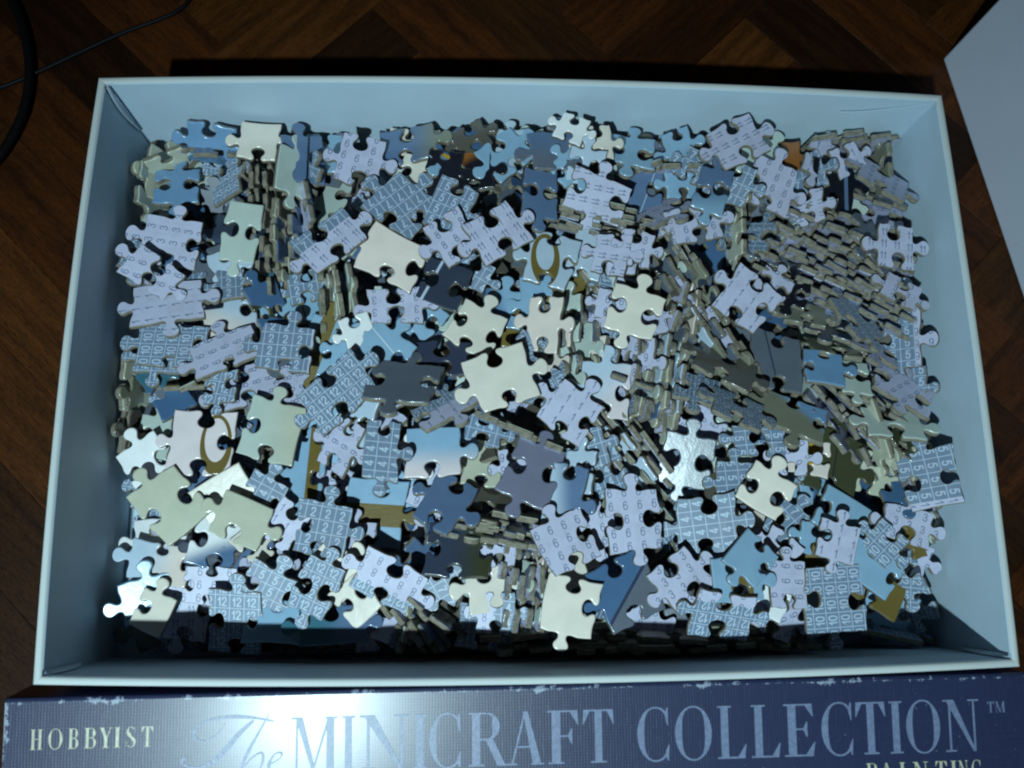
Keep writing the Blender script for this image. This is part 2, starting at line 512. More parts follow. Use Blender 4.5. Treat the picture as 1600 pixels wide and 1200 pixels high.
def letters(name, items, base, cap, mat, parent, z=0.012, fit=True):
    """items: (char, u0, u1) in cm along the plane; one mesh per letter"""
    for n_, (ch, u0, u1) in enumerate(items):
        w, polys = glyph(ch)
        v, f = [], []
        for k, pl in enumerate(polys):
            s0 = len(v)
            zz = z + (k % 7) * 0.0012
            v += [((u0 + (p[0] / w) * (u1 - u0)) * CM, (base + p[1] * cap) * CM, zz * CM) for p in pl]
            ar = sum(pl[i][0] * pl[(i + 1) % len(pl)][1] - pl[(i + 1) % len(pl)][0] * pl[i][1] for i in range(len(pl)))
            idx = list(range(s0, s0 + len(pl)))
            f.append(idx if ar > 0 else idx[::-1])
        mesh_obj(name, v, f, [mat], parent)

# closed carton in front: its long side faces up
A = atz(8, 1098, 6.3); B = atz(1600, 1057, 6.3)
A[2] = B[2] = 6.3
ex = (B - A); LEN = np.linalg.norm(ex); ex /= LEN
tl = math.radians(7.0)
hor = np.array([-ex[1], ex[0], 0.0])           # towards the open box
ey = hor * math.cos(tl) + np.array([0, 0, 1]) * math.sin(tl)
ez = np.cross(ex, ey)
# local frame: origin at upper left corner of the printed side; x right, y up the text, z out
car = empty('closed_puzzle_box', (0, 0, 0))
mm = Matrix.Identity(4)
for i in range(3):
    mm[i][0], mm[i][1], mm[i][2], mm[i][3] = float(ex[i]), float(ey[i]), float(ez[i]), float(A[i]) * CM
car.matrix_world = mm
tag(car, 'worn dark blue linen box with pale lettering along its side', 'box')
DEP, HGT = 6.2, 5.6
def carton_panel(name, P, n1, n2, f3, mat, parent, edges):
    """bilinear grid panel with uv = distance (cm) to the worn edges"""
    v, uv, f = [], [], []
    for j in range(n2 + 1):
        for i in range(n1 + 1):
            a, b = i / n1, j / n2
            p, q = f3(a, b)
            v.append(tuple(c * CM for c in p)); uv.append(q)
    for j in range(n2):
        for i in range(n1):
            k = j * (n1 + 1) + i
            f.append((k, k + 1, k + n1 + 2, k + n1 + 1))
    return mesh_obj(name, v, f, [mat], parent, smooth=[True] * len(f), uvs=uv)
r_ = 0.16
def topf(a, b):
    x, y = a * LEN, -DEP + b * DEP
    dx = min(x, LEN - x); dy = min(-y, DEP + y)
    z = 0.0
    yy = y
    return (x, yy, z - 0.03 * math.sin(a * 9) * 0), (dx, dy)
carton_panel('printed_side', None, 40, 6, topf, LINEN, car, None)
def backf(a, b):   # rounded edge then back face going down
    x = a * LEN
    if b < 0.25:
        th = b / 0.25 * math.pi / 2
        y, z = r_ * math.sin(th), -r_ + r_ * math.cos(th)
        dist = 0.04 + 0.14 * b / 0.25
    else:
        k = (b - 0.25) / 0.75
        y, z = r_, -r_ - k * (HGT - r_)
        dist = 0.3 + k * (HGT)
    return (x, y + 0.0, z), (min(x, LEN - x), dist)
o = carton_panel('back_panel', None, 40, 16, backf, LINEN, car, None)
o.data.flip_normals()
def leftf(a, b):
    y = -DEP + a * (DEP + r_)
    z = -0.0 - b * HGT
    return (-0.002, y, z), (b * HGT, abs(-y) if a > .5 else 3)
o = carton_panel('end_panel', None, 8, 8, leftf, LINEN, car, None); o.data.flip_normals()
def rightf(a, b):
    y = -DEP + a * (DEP + r_)
    return (LEN + 0.002, y, -b * HGT), (b * HGT, 3)
carton_panel('end_panel', None, 8, 8, rightf, LINEN, car, None)
def frontf(a, b):
    return (a * LEN, -DEP, -b * HGT), (3, b * HGT)
carton_panel('front_panel', None, 8, 4, frontf, LINEN, car, None)
# pixel -> u on the plane
def pu(px, py=1150):
    dd = ROT @ np.array([(px - 800) / F_PX, -(py - 600) / F_PX, -1.0])
    tt = np.dot(A - CAM, ez) / np.dot(dd, ez)
    p = CAM + dd * tt - A
    return float(np.dot(p, ex)), float(np.dot(p, ey))
def U(px): return pu(px)[0]
big = [('M', 452, 528), ('I', 533, 556), ('N', 560, 643), ('I', 645, 668), ('C', 668, 724), ('R', 728, 793), ('A', 791, 850), ('F', 852, 906), ('T', 909, 961),
       ('C', 993, 1049), ('O', 1052, 1115), ('L', 1118, 1166), ('L', 1171, 1219), ('E', 1222, 1276), ('C', 1281, 1336), ('T', 1336, 1386), ('I', 1389, 1412), ('O', 1414, 1472), ('N', 1474, 1534)]
letters('large_letter', [(c, U(a), U(b)) for c, a, b in big], pu(1050, 1188)[1], 2.12, INK, car)
letters('small_letter', [(c, U(a), U(b)) for c, a, b in [('H', 47, 68), ('O', 75, 99), ('B', 106, 125), ('B', 131, 153), ('Y', 154, 177), ('I', 178, 189), ('S', 196, 214), ('T', 221, 240)]],
        pu(140, 1169)[1], 0.78, INK2, car)
letters('trademark_letter', [(c, U(a), U(b)) for c, a, b in [('T', 1545, 1556), ('M', 1557, 1573)]], pu(1558, 1113)[1], 0.45, INK, car)
letters('cream_letter', [(c, U(a), U(b)) for c, a, b in [('P', 1350, 1369), ('A', 1371, 1393), ('I', 1402, 1412), ('N', 1423, 1448), ('T', 1458, 1477), ('I', 1482, 1492), ('N', 1494, 1510), ('G', 1514, 1531)]],
        pu(1440, 1190)[1] - 0.75, 0.75, INK2, car)
# swash script word "The"
def ribbon(name, px_pts, widths, mat, parent, z):
    P = [np.array(pu(*p)) for p in px_pts]
    D, WD = [], []
    for i in range(len(P) - 1):
        p0 = P[max(0, i - 1)]; p1 = P[i]; p2 = P[i + 1]; p3 = P[min(len(P) - 1, i + 2)]
        for k in range(8):
            u = k / 8
            D.append(0.5 * ((2 * p1) + (-p0 + p2) * u + (2 * p0 - 5 * p1 + 4 * p2 - p3) * u * u + (-p0 + 3 * p1 - 3 * p2 + p3) * u ** 3))
            WD.append(widths[i] * (1 - u) + widths[i + 1] * u)
    D.append(P[-1]); WD.append(widths[-1])
    v, f = [], []
    for i, p in enumerate(D):
        tg = D[min(i + 1, len(D) - 1)] - D[max(0, i - 1)]
        tg /= max(1e-6, np.linalg.norm(tg))
        nn = np.array([-tg[1], tg[0]])
        zz = z + 0.0008 * (i % 3)
        for s in (-1, 1):
            q = p + nn * s * WD[i] / 2
            v.append((q[0] * CM, q[1] * CM, zz * CM))
    for i in range(len(D) - 1):
        f.append((2 * i + 1, 2 * i, 2 * i + 2, 2 * i + 3))
    return mesh_obj(name, v, f, [mat], parent)
ribbon('script_letter', [(428, 1127), (400, 1122), (372, 1120), (340, 1122), (312, 1132), (303, 1150), (318, 1158), (338, 1148), (352, 1130)], [.05, .09, .14, .10, .07, .12, .06, .06, .03], INK, car, .013)
ribbon('script_letter', [(396, 1126), (372, 1148), (352, 1172), (330, 1192), (305, 1200), (284, 1192), (290, 1183)], [.10, .20, .22, .16, .08, .10, .12], INK, car, .016)
ribbon('script_letter', [(420, 1116), (404, 1145), (386, 1178), (378, 1200), (394, 1184), (408, 1176), (411, 1186), (406, 1203)], [.04, .10, .14, .06, .05, .08, .10, .06], INK, car, .019)
ribbon('script_letter', [(418, 1196), (436, 1186), (440, 1177), (430, 1178), (420, 1194), (424, 1206), (444, 1202)], [.04, .05, .08, .06, .12, .08, .03], INK, car, .022)

# ------------------------------------------------------------------ jigsaw piece materials
DIG = {
 '0': [[(.5, 1), (.2, .95), (.06, .7), (.06, .3), (.2, .05), (.5, 0), (.8, .05), (.94, .3), (.94, .7), (.8, .95), (.5, 1)]],
 '1': [[(.0, .68), (.35, .80), (.62, 1), (.62, 0)]],
 '2': [[(.08, .72), (.14, .92), (.4, 1), (.7, .97), (.88, .78), (.8, .55), (.5, .35), (.15, .12), (.08, 0), (.92, 0)]],
 '3': [[(.1, .78), (.22, .95), (.5, 1), (.8, .92), (.84, .7), (.7, .56), (.42, .53)], [(.5, .53), (.8, .47), (.93, .27), (.8, .06), (.5, 0), (.2, .05), (.07, .24)]],
 '4': [[(.68, 0), (.68, 1), (.62, 1), (.05, .32), (.05, .25), (.98, .25)]],
 '5': [[(.86, 1), (.24, 1), (.14, .52), (.32, .62), (.6, .65), (.86, .52), (.93, .32), (.82, .08), (.5, 0), (.2, .05), (.07, .22)]],
 '6': [[(.88, .82), (.72, .97), (.46, 1), (.18, .88), (.07, .55), (.07, .3), (.2, .05), (.5, 0), (.8, .06), (.93, .3), (.82, .55), (.5, .63), (.2, .54), (.08, .36)]],
 '7': [[(.06, 1), (.93, 1), (.93, .94), (.62, .6), (.42, .3), (.36, 0)]],
 '8': [[(.5, .54), (.2, .62), (.13, .8), (.24, .96), (.5, 1), (.76, .96), (.87, .8), (.8, .62), (.5, .54), (.17, .46), (.06, .25), (.2, .05), (.5, 0), (.8, .05), (.94, .25), (.83, .46), (.5, .54)]],
}
DIG['9'] = [[(1 - x, 1 - y) for x, y in DIG['6'][0]]]
TX, TY = 96, 88
CW, CH = 0.66, 0.60
def seg_dist(X, Y, a, b):
    ax, ay = a; bx, by = b
    dx, dy = bx - ax, by - ay
    L2 = dx * dx + dy * dy + 1e-9
    t_ = np.clip(((X - ax) * dx + (Y - ay) * dy) / L2, 0, 1)
    return np.hypot(X - ax - t_ * dx, Y - ay - t_ * dy)
DARKN = {2, 4, 5, 7, 10, 12}
def num_image(n):
    ys, xs = np.mgrid[0:TY, 0:TX]
    X = (xs + .5) / TX * CW; Y = (ys + .5) / TY * CH
    s = str(n)
    hgt = 0.36; wd = 0.20; gap = 0.05
    if n in DARKN: hgt = 0.37; wd = 0.205
    tot = 0
    ws = [wd * (0.62 if c == '1' else 1) for c in s]
    tot = sum(ws) + gap * (len(s) - 1)
    x = (CW - tot) / 2; D = np.full(X.shape, 9.0)
    for c, w in zip(s, ws):
        for pl in DIG[c]:
            pts = [(x + (p[0] if c != '1' else p[0]) * w, (CH - hgt) / 2 + p[1] * hgt) for p in pl]
            for a, b in zip(pts[:-1], pts[1:]):
                D = np.minimum(D, seg_dist(X, Y, a, b))
        x += w + gap
    aa = 0.008
    if n in DARKN:
        bg = np.array([112, 132, 156.]); fg = np.array([186, 202, 220.]); lw = 0.032
        m = np.clip((lw - D) / aa + .5, 0, 1)
        e = np.minimum(np.minimum(X, CW - X), np.minimum(Y, CH - Y))
        l = np.clip((0.019 - e) / aa + .5, 0, 1)
        m = np.maximum(m, l)
        img = bg + (fg - bg) * m[..., None]
    else:
        bg = np.array([194, 196, 220.]); fg = np.array([98, 108, 140.]); lw = 0.021
        m = np.clip((lw - D) / aa + .5, 0, 1)
        q = np.maximum(np.abs(X - CW / 2) - (CW / 2 - .10), 0); r = np.maximum(np.abs(Y - CH / 2) - (CH / 2 - .10), 0)
        e = np.abs(np.hypot(q, r) - 0.065)
        l = np.clip((0.010 - e) / aa + .5, 0, 1) * 0.22
        img = bg + (fg - bg) * m[..., None] * .9
        img = img + (np.array([168, 150, 190.]) - img) * l[..., None]
    im = bpy.data.images.new('number_print_%d' % n, TX, TY)
    buf = np.ones((TY, TX, 4), dtype=np.float32)
    buf[..., :3] = img / 255
    im.pixels.foreach_set(buf.ravel())
    im.update()
    return im
IMGS = {n: num_image(n) for n in range(1, 13)}
BACKM = {}
def back_mat(face):
    if face in BACKM: return BACKM[face]
    t = NT('piece_back_' + '_'.join(str(x) for x in (face if isinstance(face, tuple) else (face,))[:2]))
    uv = t.n('ShaderNodeUVMap').outputs[0]
    raw = t.n('ShaderNodeAttribute', attribute_type='GEOMETRY', attribute_name='plane').outputs['Vector']
    def img(n, flip):
        nd = t.n('ShaderNodeTexImage', image=IMGS[n], extension='REPEAT', interpolation='Linear')
        mp = t.n('ShaderNodeMapping')
        mp.inputs['Scale'].default_value = (1 / CW, 1 / CH, 1)
        if flip: mp.inputs['Rotation'].default_value = (0, 0, 0)
        mp.inputs['Location'].default_value = (flip * .37, flip * .21, 0)
        t.l(uv, mp.inputs['Vector']); t.l(mp.outputs[0], nd.inputs['Vector'])
        return nd.outputs[0]
    if isinstance(face, tuple):
        n1, n2, ang_, off = face
        v_ = t.dot(raw, (math.cos(math.radians(ang_)), math.sin(math.radians(ang_)), 0))
        c = t.mix(t.math('GREATER_THAN', v_, off), img(n1, 0), img(n2, 1))
    else:
        c = img(face, 0)
    oc = obj_coords(t)
    n1 = t.noise(oc, 130, 4, 0.6).outputs[0]
    c = t.mix(t.math('MULTIPLY', t.smooth(n1, .3, .8), .22), c, (0.50, 0.47, 0.42), 'MULTIPLY')
    rub = t.noise(oc, 210, 5, 0.7).outputs[0]
    c = t.mix(t.math('MULTIPLY', t.smooth(rub, .52, .74), .45), c, (0.36, 0.37, 0.44))
    fib = t.noise(oc, 2600, 2, 0.6).outputs[0]
    c = t.mix(t.math('MULTIPLY', t.smooth(fib, .45, .75), .14), c, (0.35, 0.33, 0.36))
    t.l(c, t.b.inputs['Base Color'])
    t.b.inputs['Roughness'].default_value = 0.45
    t.b.inputs['Specular IOR Level'].default_value = 0.5
    t.bump(fib, 0.22, 0.0003)
    BACKM[face] = t.m
    return t.m

def front_material():
    t = NT('piece_front_print')
    pv = t.n('ShaderNodeAttribute', attribute_type='GEOMETRY', attribute_name='plane').outputs['Vector']
    def oa(n, o='Color'): return t.n('ShaderNodeAttribute', attribute_type='OBJECT', attribute_name=n).outputs[o]
    c1, c2, c3 = oa('c1'), oa('c2'), oa('c3')
    oc = obj_coords(t)
    nz = t.noise(oc, 90, 4, 0.55).outputs[0]
    g = oa('grad', 'Vector')
    sg = t.n('ShaderNodeSeparateXYZ'); t.l(g, sg.inputs[0])
    cx = t.n('ShaderNodeCombineXYZ')
    t.l(sg.outputs[0], cx.inputs[0]); t.l(sg.outputs[1], cx.inputs[1])
    v1 = t.math('ADD', t.dot(pv, cx.outputs[0]), t.math('MULTIPLY', t.math('SUBTRACT', nz, .5), .25))
    soft = oa('soft', 'Fac')
    f = t.smooth(v1, t.math('SUBTRACT', sg.outputs[2], soft), t.math('ADD', sg.outputs[2], soft))
    c = t.mix(f, c1, c2)
    # stripe / block
    s_ = oa('stripe', 'Vector')
    ss = t.n('ShaderNodeSeparateXYZ'); t.l(s_, ss.inputs[0])
    cs = t.n('ShaderNodeCombineXYZ'); t.l(ss.outputs[0], cs.inputs[0]); t.l(ss.outputs[1], cs.inputs[1])
    v2 = t.math('ABSOLUTE', t.math('SUBTRACT', t.dot(pv, cs.outputs[0]), ss.outputs[2]))
    m1 = t.math('LESS_THAN', v2, oa('stripe_w', 'Fac'))
    # ring
    r = oa('ring', 'Vector'); rs = t.n('ShaderNodeSeparateXYZ'); t.l(r, rs.inputs[0])
    sp = t.n('ShaderNodeSeparateXYZ'); t.l(pv, sp.inputs[0])
    dx = t.math('SUBTRACT', sp.outputs[0], rs.outputs[0])
    dy = t.math('MULTIPLY', t.math('SUBTRACT', sp.outputs[1], rs.outputs[1]), 0.5)
    rad = t.math('SQRT', t.math('ADD', t.math('MULTIPLY', dx, dx), t.math('MULTIPLY', dy, dy)))
    wv = t.math('MULTIPLY', oa('ring_w', 'Fac'), t.math('ADD', 1.0, t.math('MULTIPLY', t.math('SINE', t.math('ARCTAN2', dy, dx)), -.55)))
    m2 = t.math('LESS_THAN', t.math('ABSOLUTE', t.math('SUBTRACT', rad, rs.outputs[2])), wv)
    c = t.mix(t.math('MAXIMUM', m1, m2), c, c3)
    spn = t.noise(oc, 420, 3, 0.6).outputs[0]
    c = t.mix(t.math('MULTIPLY', t.smooth(nz, .35, .7), .16), c, (0.45, 0.5, 0.5), 'MULTIPLY')
    spk = t.math('GREATER_THAN', spn, .80)
    c = t.mix(t.math('MULTIPLY', spk, .35), c, (0.12, 0.12, 0.11))
    t.l(c, t.b.inputs['Base Color'])
    t.b.inputs['Roughness'].default_value = 0.30
    t.b.inputs['Specular IOR Level'].default_value = 0.5
    t.b.inputs['Coat Weight'].default_value = 0.8
    t.b.inputs['Coat Roughness'].default_value = 0.13
    t.bump(t.math('ADD', t.math('MULTIPLY', spn, .5), nz), 0.30, 0.0006)
    return t.m
FRONT = front_material()
def board_mat():
    t = NT('piece_grey_board')
    oc = obj_coords(t)
    a = t.noise(t.vmul(oc, (300, 300, 1600)), 1.0, 3, .6).outputs[0]
    b = t.noise(oc, 90, 3, .6).outputs[0]
    c = t.mix(t.smooth(a, .3, .7), (0.145, 0.130, 0.100), (0.30, 0.275, 0.215))
    c = t.mix(t.math('MULTIPLY', b, .35), c, (0.20, 0.15, 0.10))
    t.l(c, t.b.inputs['Base Color'])
    t.b.inputs['Roughness'].default_value = 0.85
    t.b.inputs['Specular IOR Level'].default_value = 0.2
    t.bump(a, 0.4, 0.0005)
    return t.m
BOARD = board_mat()

# ------------------------------------------------------------------ jigsaw piece shape
HALF = [(0.0, 0.0), (0.16, 0.012), (0.30, -0.012), (0.385, -0.002), (0.412, 0.045), (0.400, 0.10), (0.362, 0.155), (0.335, 0.215), (0.352, 0.285), (0.415, 0.335)]
KN = HALF + [(0.5, 0.352)] + [(1 - x, y) for x, y in HALF[::-1]]
def catmull(P, sub):
    out = []
    for i in range(len(P) - 1):
        p0 = P[max(0, i - 1)]; p1 = P[i]; p2 = P[i + 1]; p3 = P[min(len(P) - 1, i + 2)]
        for k in range(sub):
            u = k / sub
            out.append(tuple(0.5 * ((2 * p1[a]) + (-p0[a] + p2[a]) * u + (2 * p0[a] - 5 * p1[a] + 4 * p2[a] - p3[a]) * u * u + (-p0[a] + 3 * p1[a] - 3 * p2[a] + p3[a]) * u ** 3) for a in (0, 1)))
    return out
def outline(w, h, sides, R, sub=2):
    j = 0.055 * (w + h) / 2
    C = [(w / 2, -h / 2), (w / 2, h / 2), (-w / 2, h / 2), (-w / 2, -h / 2)]
    C = [(x + R.uniform(-j, j), y + R.uniform(-j, j)) for x, y in C]
    pts = []
    for k in range(4):
        a = C[k]; b = C[(k + 1) % 4]
        L = math.hypot(b[0] - a[0], b[1] - a[1])
        tx, ty = (b[0] - a[0]) / L, (b[1] - a[1]) / L
        nx, ny = ty, -tx
        c = sides[k]
        bowv = R.uniform(-0.04, 0.04)
        kq = min(2.1, (w + h) / 2) * R.uniform(0.95, 1.15)      # knob scale in cm
        kl = min(kq, 1.12 * L)
        off = R.uniform(-0.07, 0.07) * L
        dpt = [h, w][k % 2]                                     # room across the piece
        kv = min(kq, dpt * (1.22 if c == 'b' else 9))
        if c == 'b' and 'b' in (sides[k - 1], sides[(k + 1) % 4]):   # neighbouring sockets must not meet
            kv = min(kv, 0.78 * min(w, h)); kl = min(kl, 0.92 * min(w, h)); off *= 0.4
        if c == 'f':
            base = [(0, 0), (L * .25, bowv * L * .7), (L * .5, bowv * L), (L * .75, bowv * L * .7), (L, 0)]
        else:
            sg = 1 if c == 't' else -1
            sk = R.uniform(-.05, .05)
            base = []
            for (u, v) in KN:
                s_ = L / 2 + off + (u - 0.5) * kl + sk * v * kl
                if 0.12 < u < 0.88:
                    s_ = min(max(s_, L * (0.10 + .02 * u)), L * (0.88 + .02 * u))
                else:
                    s_ = L * (0.13 if u < .5 else .87) if 0 < u < 1 else (0 if u < .5 else L)
                base.append((s_, sg * v * (kv if abs(v) > .03 else kl) + bowv * L * math.sin(math.pi * s_ / L)))
        seg = catmull(base, sub)
        for (s_, v) in seg:
            pts.append((a[0] + tx * s_ + nx * v, a[1] + ty * s_ + ny * v))
    keep = [pts[0]]
    for q in pts[1:]:
        if math.hypot(q[0] - keep[-1][0], q[1] - keep[-1][1]) > 0.022: keep.append(q)
    if math.hypot(keep[0][0] - keep[-1][0], keep[0][1] - keep[-1][1]) < 0.022: keep.pop()
    return np.array(keep)
def outset(P, dlt):
    n = len(P)
    e = np.roll(P, -1, 0) - P
    e /= np.maximum(1e-9, np.linalg.norm(e, axis=1))[:, None]
    nr = np.stack([e[:, 1], -e[:, 0]], 1)
    m = nr + np.roll(nr, 1, 0)
    m /= np.maximum(1e-9, np.linalg.norm(m, axis=1))[:, None]
    m /= np.maximum(0.45, np.sum(m * nr, axis=1))[:, None]
    Q = P + m * dlt
    if dlt < -0.03:          # keep the inset ring from folding over itself at corners
        A0 = P; B0 = np.roll(P, -1, 0); AB = B0 - A0
        tt = np.clip(np.sum((Q[:, None] - A0[None]) * AB[None], 2) / np.maximum(1e-12, np.sum(AB * AB, 1))[None], 0, 1)
        dd = np.linalg.norm(A0[None] + tt[..., None] * AB[None] - Q[:, None], axis=2).min(1)
        ok = (dd > -dlt * 0.90) & in_poly(Q[:, 0], Q[:, 1], P)
        if ok.sum() > 8:
            good = np.nonzero(ok)[0]
            for i in np.nonzero(~ok)[0]:
                k = good[np.argmin(np.minimum((good - i) % n, (i - good) % n))]
                Q[i] = Q[k]
    return Q
THK = 0.28
def piece_arrays(P, front, thk=THK, rings=3):
    n = len(P)
    hz = thk / 2
    if front:
        prof = [(-0.012, -hz), (0.0, -hz + 0.02), (0.0, hz - 0.055), (-0.018, hz - 0.018), (-0.062, hz)] if rings == 3 else [(0, -hz), (0, hz)]
    else:
        prof = [(-0.045, -hz), (0.0, -hz + 0.05), (0.0, hz - 0.022), (-0.020, hz)] if rings == 3 else [(0, -hz), (0, hz)]
    V = []
    for dlt, z in prof:
        Q = outset(P, dlt) if dlt else P
        V.append(np.column_stack([Q, np.full(n, z)]))
    V = np.vstack(V)
    F, MI, SM = [], [], []
    L = len(prof)
    for k in range(L - 1):
        for i in range(n):
            j = (i + 1) % n
            F.append((k * n + i, k * n + j, (k + 1) * n + j, (k + 1) * n + i))
            if rings == 3 and front and k >= 2: MI.append(0)
            elif rings == 3 and not front and k == 0: MI.append(2)
            else: MI.append(1)
            SM.append(True)
    top = []
    for i in range((L - 1) * n, L * n):
        if not top or abs(V[i] - V[top[-1]]).sum() > 1e-7: top.append(i)
    if abs(V[top[0]] - V[top[-1]]).sum() < 1e-7: top.pop()
    F.append(tuple(top)); MI.append(0); SM.append(False)
    F.append(tuple(range(n - 1, -1, -1))); MI.append(2); SM.append(False)
    return V, F, MI, SM

def in_poly(px, py, P):
    x0, y0 = P[:, 0], P[:, 1]
    x1, y1 = np.roll(x0, -1), np.roll(y0, -1)
    c = ((y0[None] > py[:, None]) != (y1[None] > py[:, None]))
    with np.errstate(divide='ignore', invalid='ignore'):
        xi = (x1 - x0)[None] * (py[:, None] - y0[None]) / (y1 - y0)[None] + x0[None]
    return (np.sum(c & (px[:, None] < xi), axis=1) % 2) == 1

# ------------------------------------------------------------------ heap surface and catalogue of pieces
GX = [-20, -10, 0, 10, 20]; GY = [13.2, 6, 0, -7, -13.2]
GS = [[3.2, 4.2, 5.3, 4.7, 3.2], [3.2, 3.9, 4.3, 4.4, 4.1], [2.2, 3.4, 4.1, 4.3, 4.2], [1.0, 2.6, 3.5, 3.6, 2.6], [1.0, 2.2, 3.0, 2.8, 0.7]]
def surf(x, y):
    fx = np.interp(x, GX, range(5)); fy = np.interp(-y, [-g for g in GY], range(5))
    i, j = min(3, int(fx)), min(3, int(fy)); a, b = fx - i, fy - j
    return (GS[j][i] * (1 - a) + GS[j][i + 1] * a) * (1 - b) + (GS[j + 1][i] * (1 - a) + GS[j + 1][i + 1] * a) * b

FC = {'cream': (200, 207, 198), 'warmcream': (198, 200, 194), 'pinkcream': (198, 200, 206), 'greycream': (166, 180, 164), 'palegreen': (162, 186, 182),
      'paleblue': (160, 188, 208), 'sky': (122, 164, 192), 'blue': (98, 142, 180), 'white': (220, 230, 246), 'steel': (80, 108, 142), 'steelgrey': (84, 98, 112),
      'steelblue': (62, 98, 136), 'darkblue': (46, 58, 76), 'black': (20, 24, 34), 'brownblack': (38, 30, 24), 'greybrown': (74, 76, 70), 'olive': (98, 90, 46),
      'purplegrey': (98, 108, 130), 'navy': (44, 54, 74), 'greygreen': (112, 122, 108), 'orange': (124, 84, 40), 'darkolive': (52, 60, 40), 'teal': (50, 100, 120), 'yellow': (170, 146, 44), 'brown': (80, 58, 38)}
FN = {'cream': 'cream', 'warmcream': 'warm cream', 'pinkcream': 'pale pinkish', 'greycream': 'greyish cream', 'palegreen': 'pale green', 'paleblue': 'pale blue', 'sky': 'sky blue', 'blue': 'mid blue',
      'white': 'glossy white', 'steel': 'steel blue', 'steelgrey': 'slate grey', 'steelblue': 'deep blue', 'darkblue': 'dark blue', 'black': 'black', 'brownblack': 'brown black', 'greybrown': 'grey brown', 'olive': 'olive',
      'purplegrey': 'purple grey', 'navy': 'navy', 'greygreen': 'grey green', 'orange': 'orange brown', 'darkolive': 'dark olive', 'teal': 'teal', 'yellow': 'yellow', 'brown': 'brown'}
# extras for printed fronts: g=(colour2, angle, offset, softness)  s=(colour, angle, offset, half width)  r=(colour, cx, cy, radius, half width)
#   x, y, w, h, rot, sides(R T L B), face, text angle, tilt azimuth, tilt, layer, extras
C_ = []
def p(x, y, w, h, rot, sides, face, ta=None, az=None, tilt=None, layer=3, **ex_):
    C_.append(dict(x=x, y=y, w=w, h=h, rot=rot, sides=sides, face=face, ta=ta, az=az, tilt=tilt, layer=layer, **ex_))
# ---- top left
p(335,184,80,72,-10,'tbtb','blue',az=270,tilt=48,layer=4)
p(350,226,90,72,15,'tbtb',(7,12,90,0.0),ta=20,az=85,tilt=50,layer=3)
p(355,285,62,66,12,'tbtf',12,ta=-78,az=180,tilt=32,layer=4)
p(275,292,76,68,5,'btbt','blue',az=90,tilt=14,layer=3)
p(205,265,70,88,-3,'bttb','greycream',az=0,tilt=55,layer=2,g=('olive',0,0.9,0.6))
p(238,300,70,70,88,'tbtb','palegreen',az=0,tilt=74,layer=2)
p(262,256,62,60,28,'tbtf','greycream',az=-62,tilt=78,layer=2)
p(405,220,58,66,-4,'tftb','cream',az=20,tilt=6,layer=4)
p(474,225,62,82,4,'btbf','steel',az=0,tilt=16,layer=3,s=('black',0,0.25,0.05))
p(505,210,66,80,-4,'tbft','sky',layer=2)
p(456,268,56,84,-3,'btft','palegreen',az=0,tilt=40,layer=3)
p(482,292,70,52,58,'tbtb',7,ta=60,az=190,tilt=48,layer=4)
p(562,253,72,86,-14,'tbtb',6,ta=-15,layer=5)
p(402,262,70,64,80,'tbtb','brownblack',az=0,tilt=60,layer=2)
p(425,300,60,84,-82,'tbtb','black',az=0,tilt=68,layer=2)
# ---- top middle
p(646,190,88,60,-2,'tbfb','cream',az=90,tilt=8,layer=3)
p(640,228,92,66,8,'tbtb','steel',layer=3,g=('greygreen',0,0.8,0.9))
p(650,268,58,60,-14,'ttbf','cream',layer=3)
p(690,272,56,80,-12,'tbbt','black',layer=4)
p(740,268,62,74,4,'tfbb','black',layer=4,g=('orange',120,0.6,0.3))
p(714,206,58,84,-36,'btbt','steelblue',layer=3,s=('yellow',60,-0.6,0.10),g=('sky',240,0.8,0.3))
p(738,182,56,56,30,'tbtb','greybrown',layer=3)
p(757,166,66,58,-34,'tbtb',3,ta=-34,az=270,tilt=28,layer=2)
p(790,243,78,72,36,'tbtb','sky',layer=4)
p(778,192,58,52,0,'tbtb','greybrown',layer=2)
p(800,194,56,64,0,'btbt','paleblue',layer=3)
p(870,216,90,72,4,'bttb','steelgrey',layer=4,g=('steel',90,0,0.9))
p(893,203,46,42,-26,'tbtb','white',layer=5)
p(866,184,60,60,40,'tbtb','purplegrey',layer=3)
p(838,182,54,52,28,'btbt','palegreen',layer=2)
p(985,216,84,66,-12,'btbt','sky',az=90,tilt=16,layer=5)
p(932,226,50,58,10,'tbtb','cream',layer=4)
p(1035,245,68,66,20,'tbtb','brownblack',layer=2,g=('orange',200,0.5,0.6))
p(1062,212,50,78,15,'tbtb','sky',layer=4)
p(1150,214,88,72,28,'tbtb',11,ta=-62,layer=6)
p(1190,246,70,92,-34,'bttb','palegreen',layer=3)
p(1214,246,80,56,-4,'tbtb','orange',layer=2)
p(1202,291,76,82,-22,'ttbb',6,ta=-25,layer=5)
p(1262,272,54,66,8,'tbtb',7,ta=8,az=180,tilt=36,layer=3)
p(1264,326,50,62,4,'tbtb',11,ta=-85,az=180,tilt=36,layer=4)
p(1302,290,74,92,-5,'tbfb','black',layer=4,s=('steel',0,0.62,0.10))
p(1278,226,46,76,-28,'btbt',1,ta=-28,layer=4)
p(1322,250,52,52,28,'tbtb',1,ta=28,layer=5)
p(1336,272,52,56,0,'bttb','sky',layer=4)
p(1322,228,54,46,-4,'tbtb','sky',layer=2)
p(1296,208,88,66,10,'tbfb','greycream',az=100,tilt=84,layer=6)
p(1356,195,88,66,10,'tftb','greybrown',az=100,tilt=84,layer=6)
p(1370,230,64,60,88,'tftb','greygreen',az=178,tilt=82,layer=5)
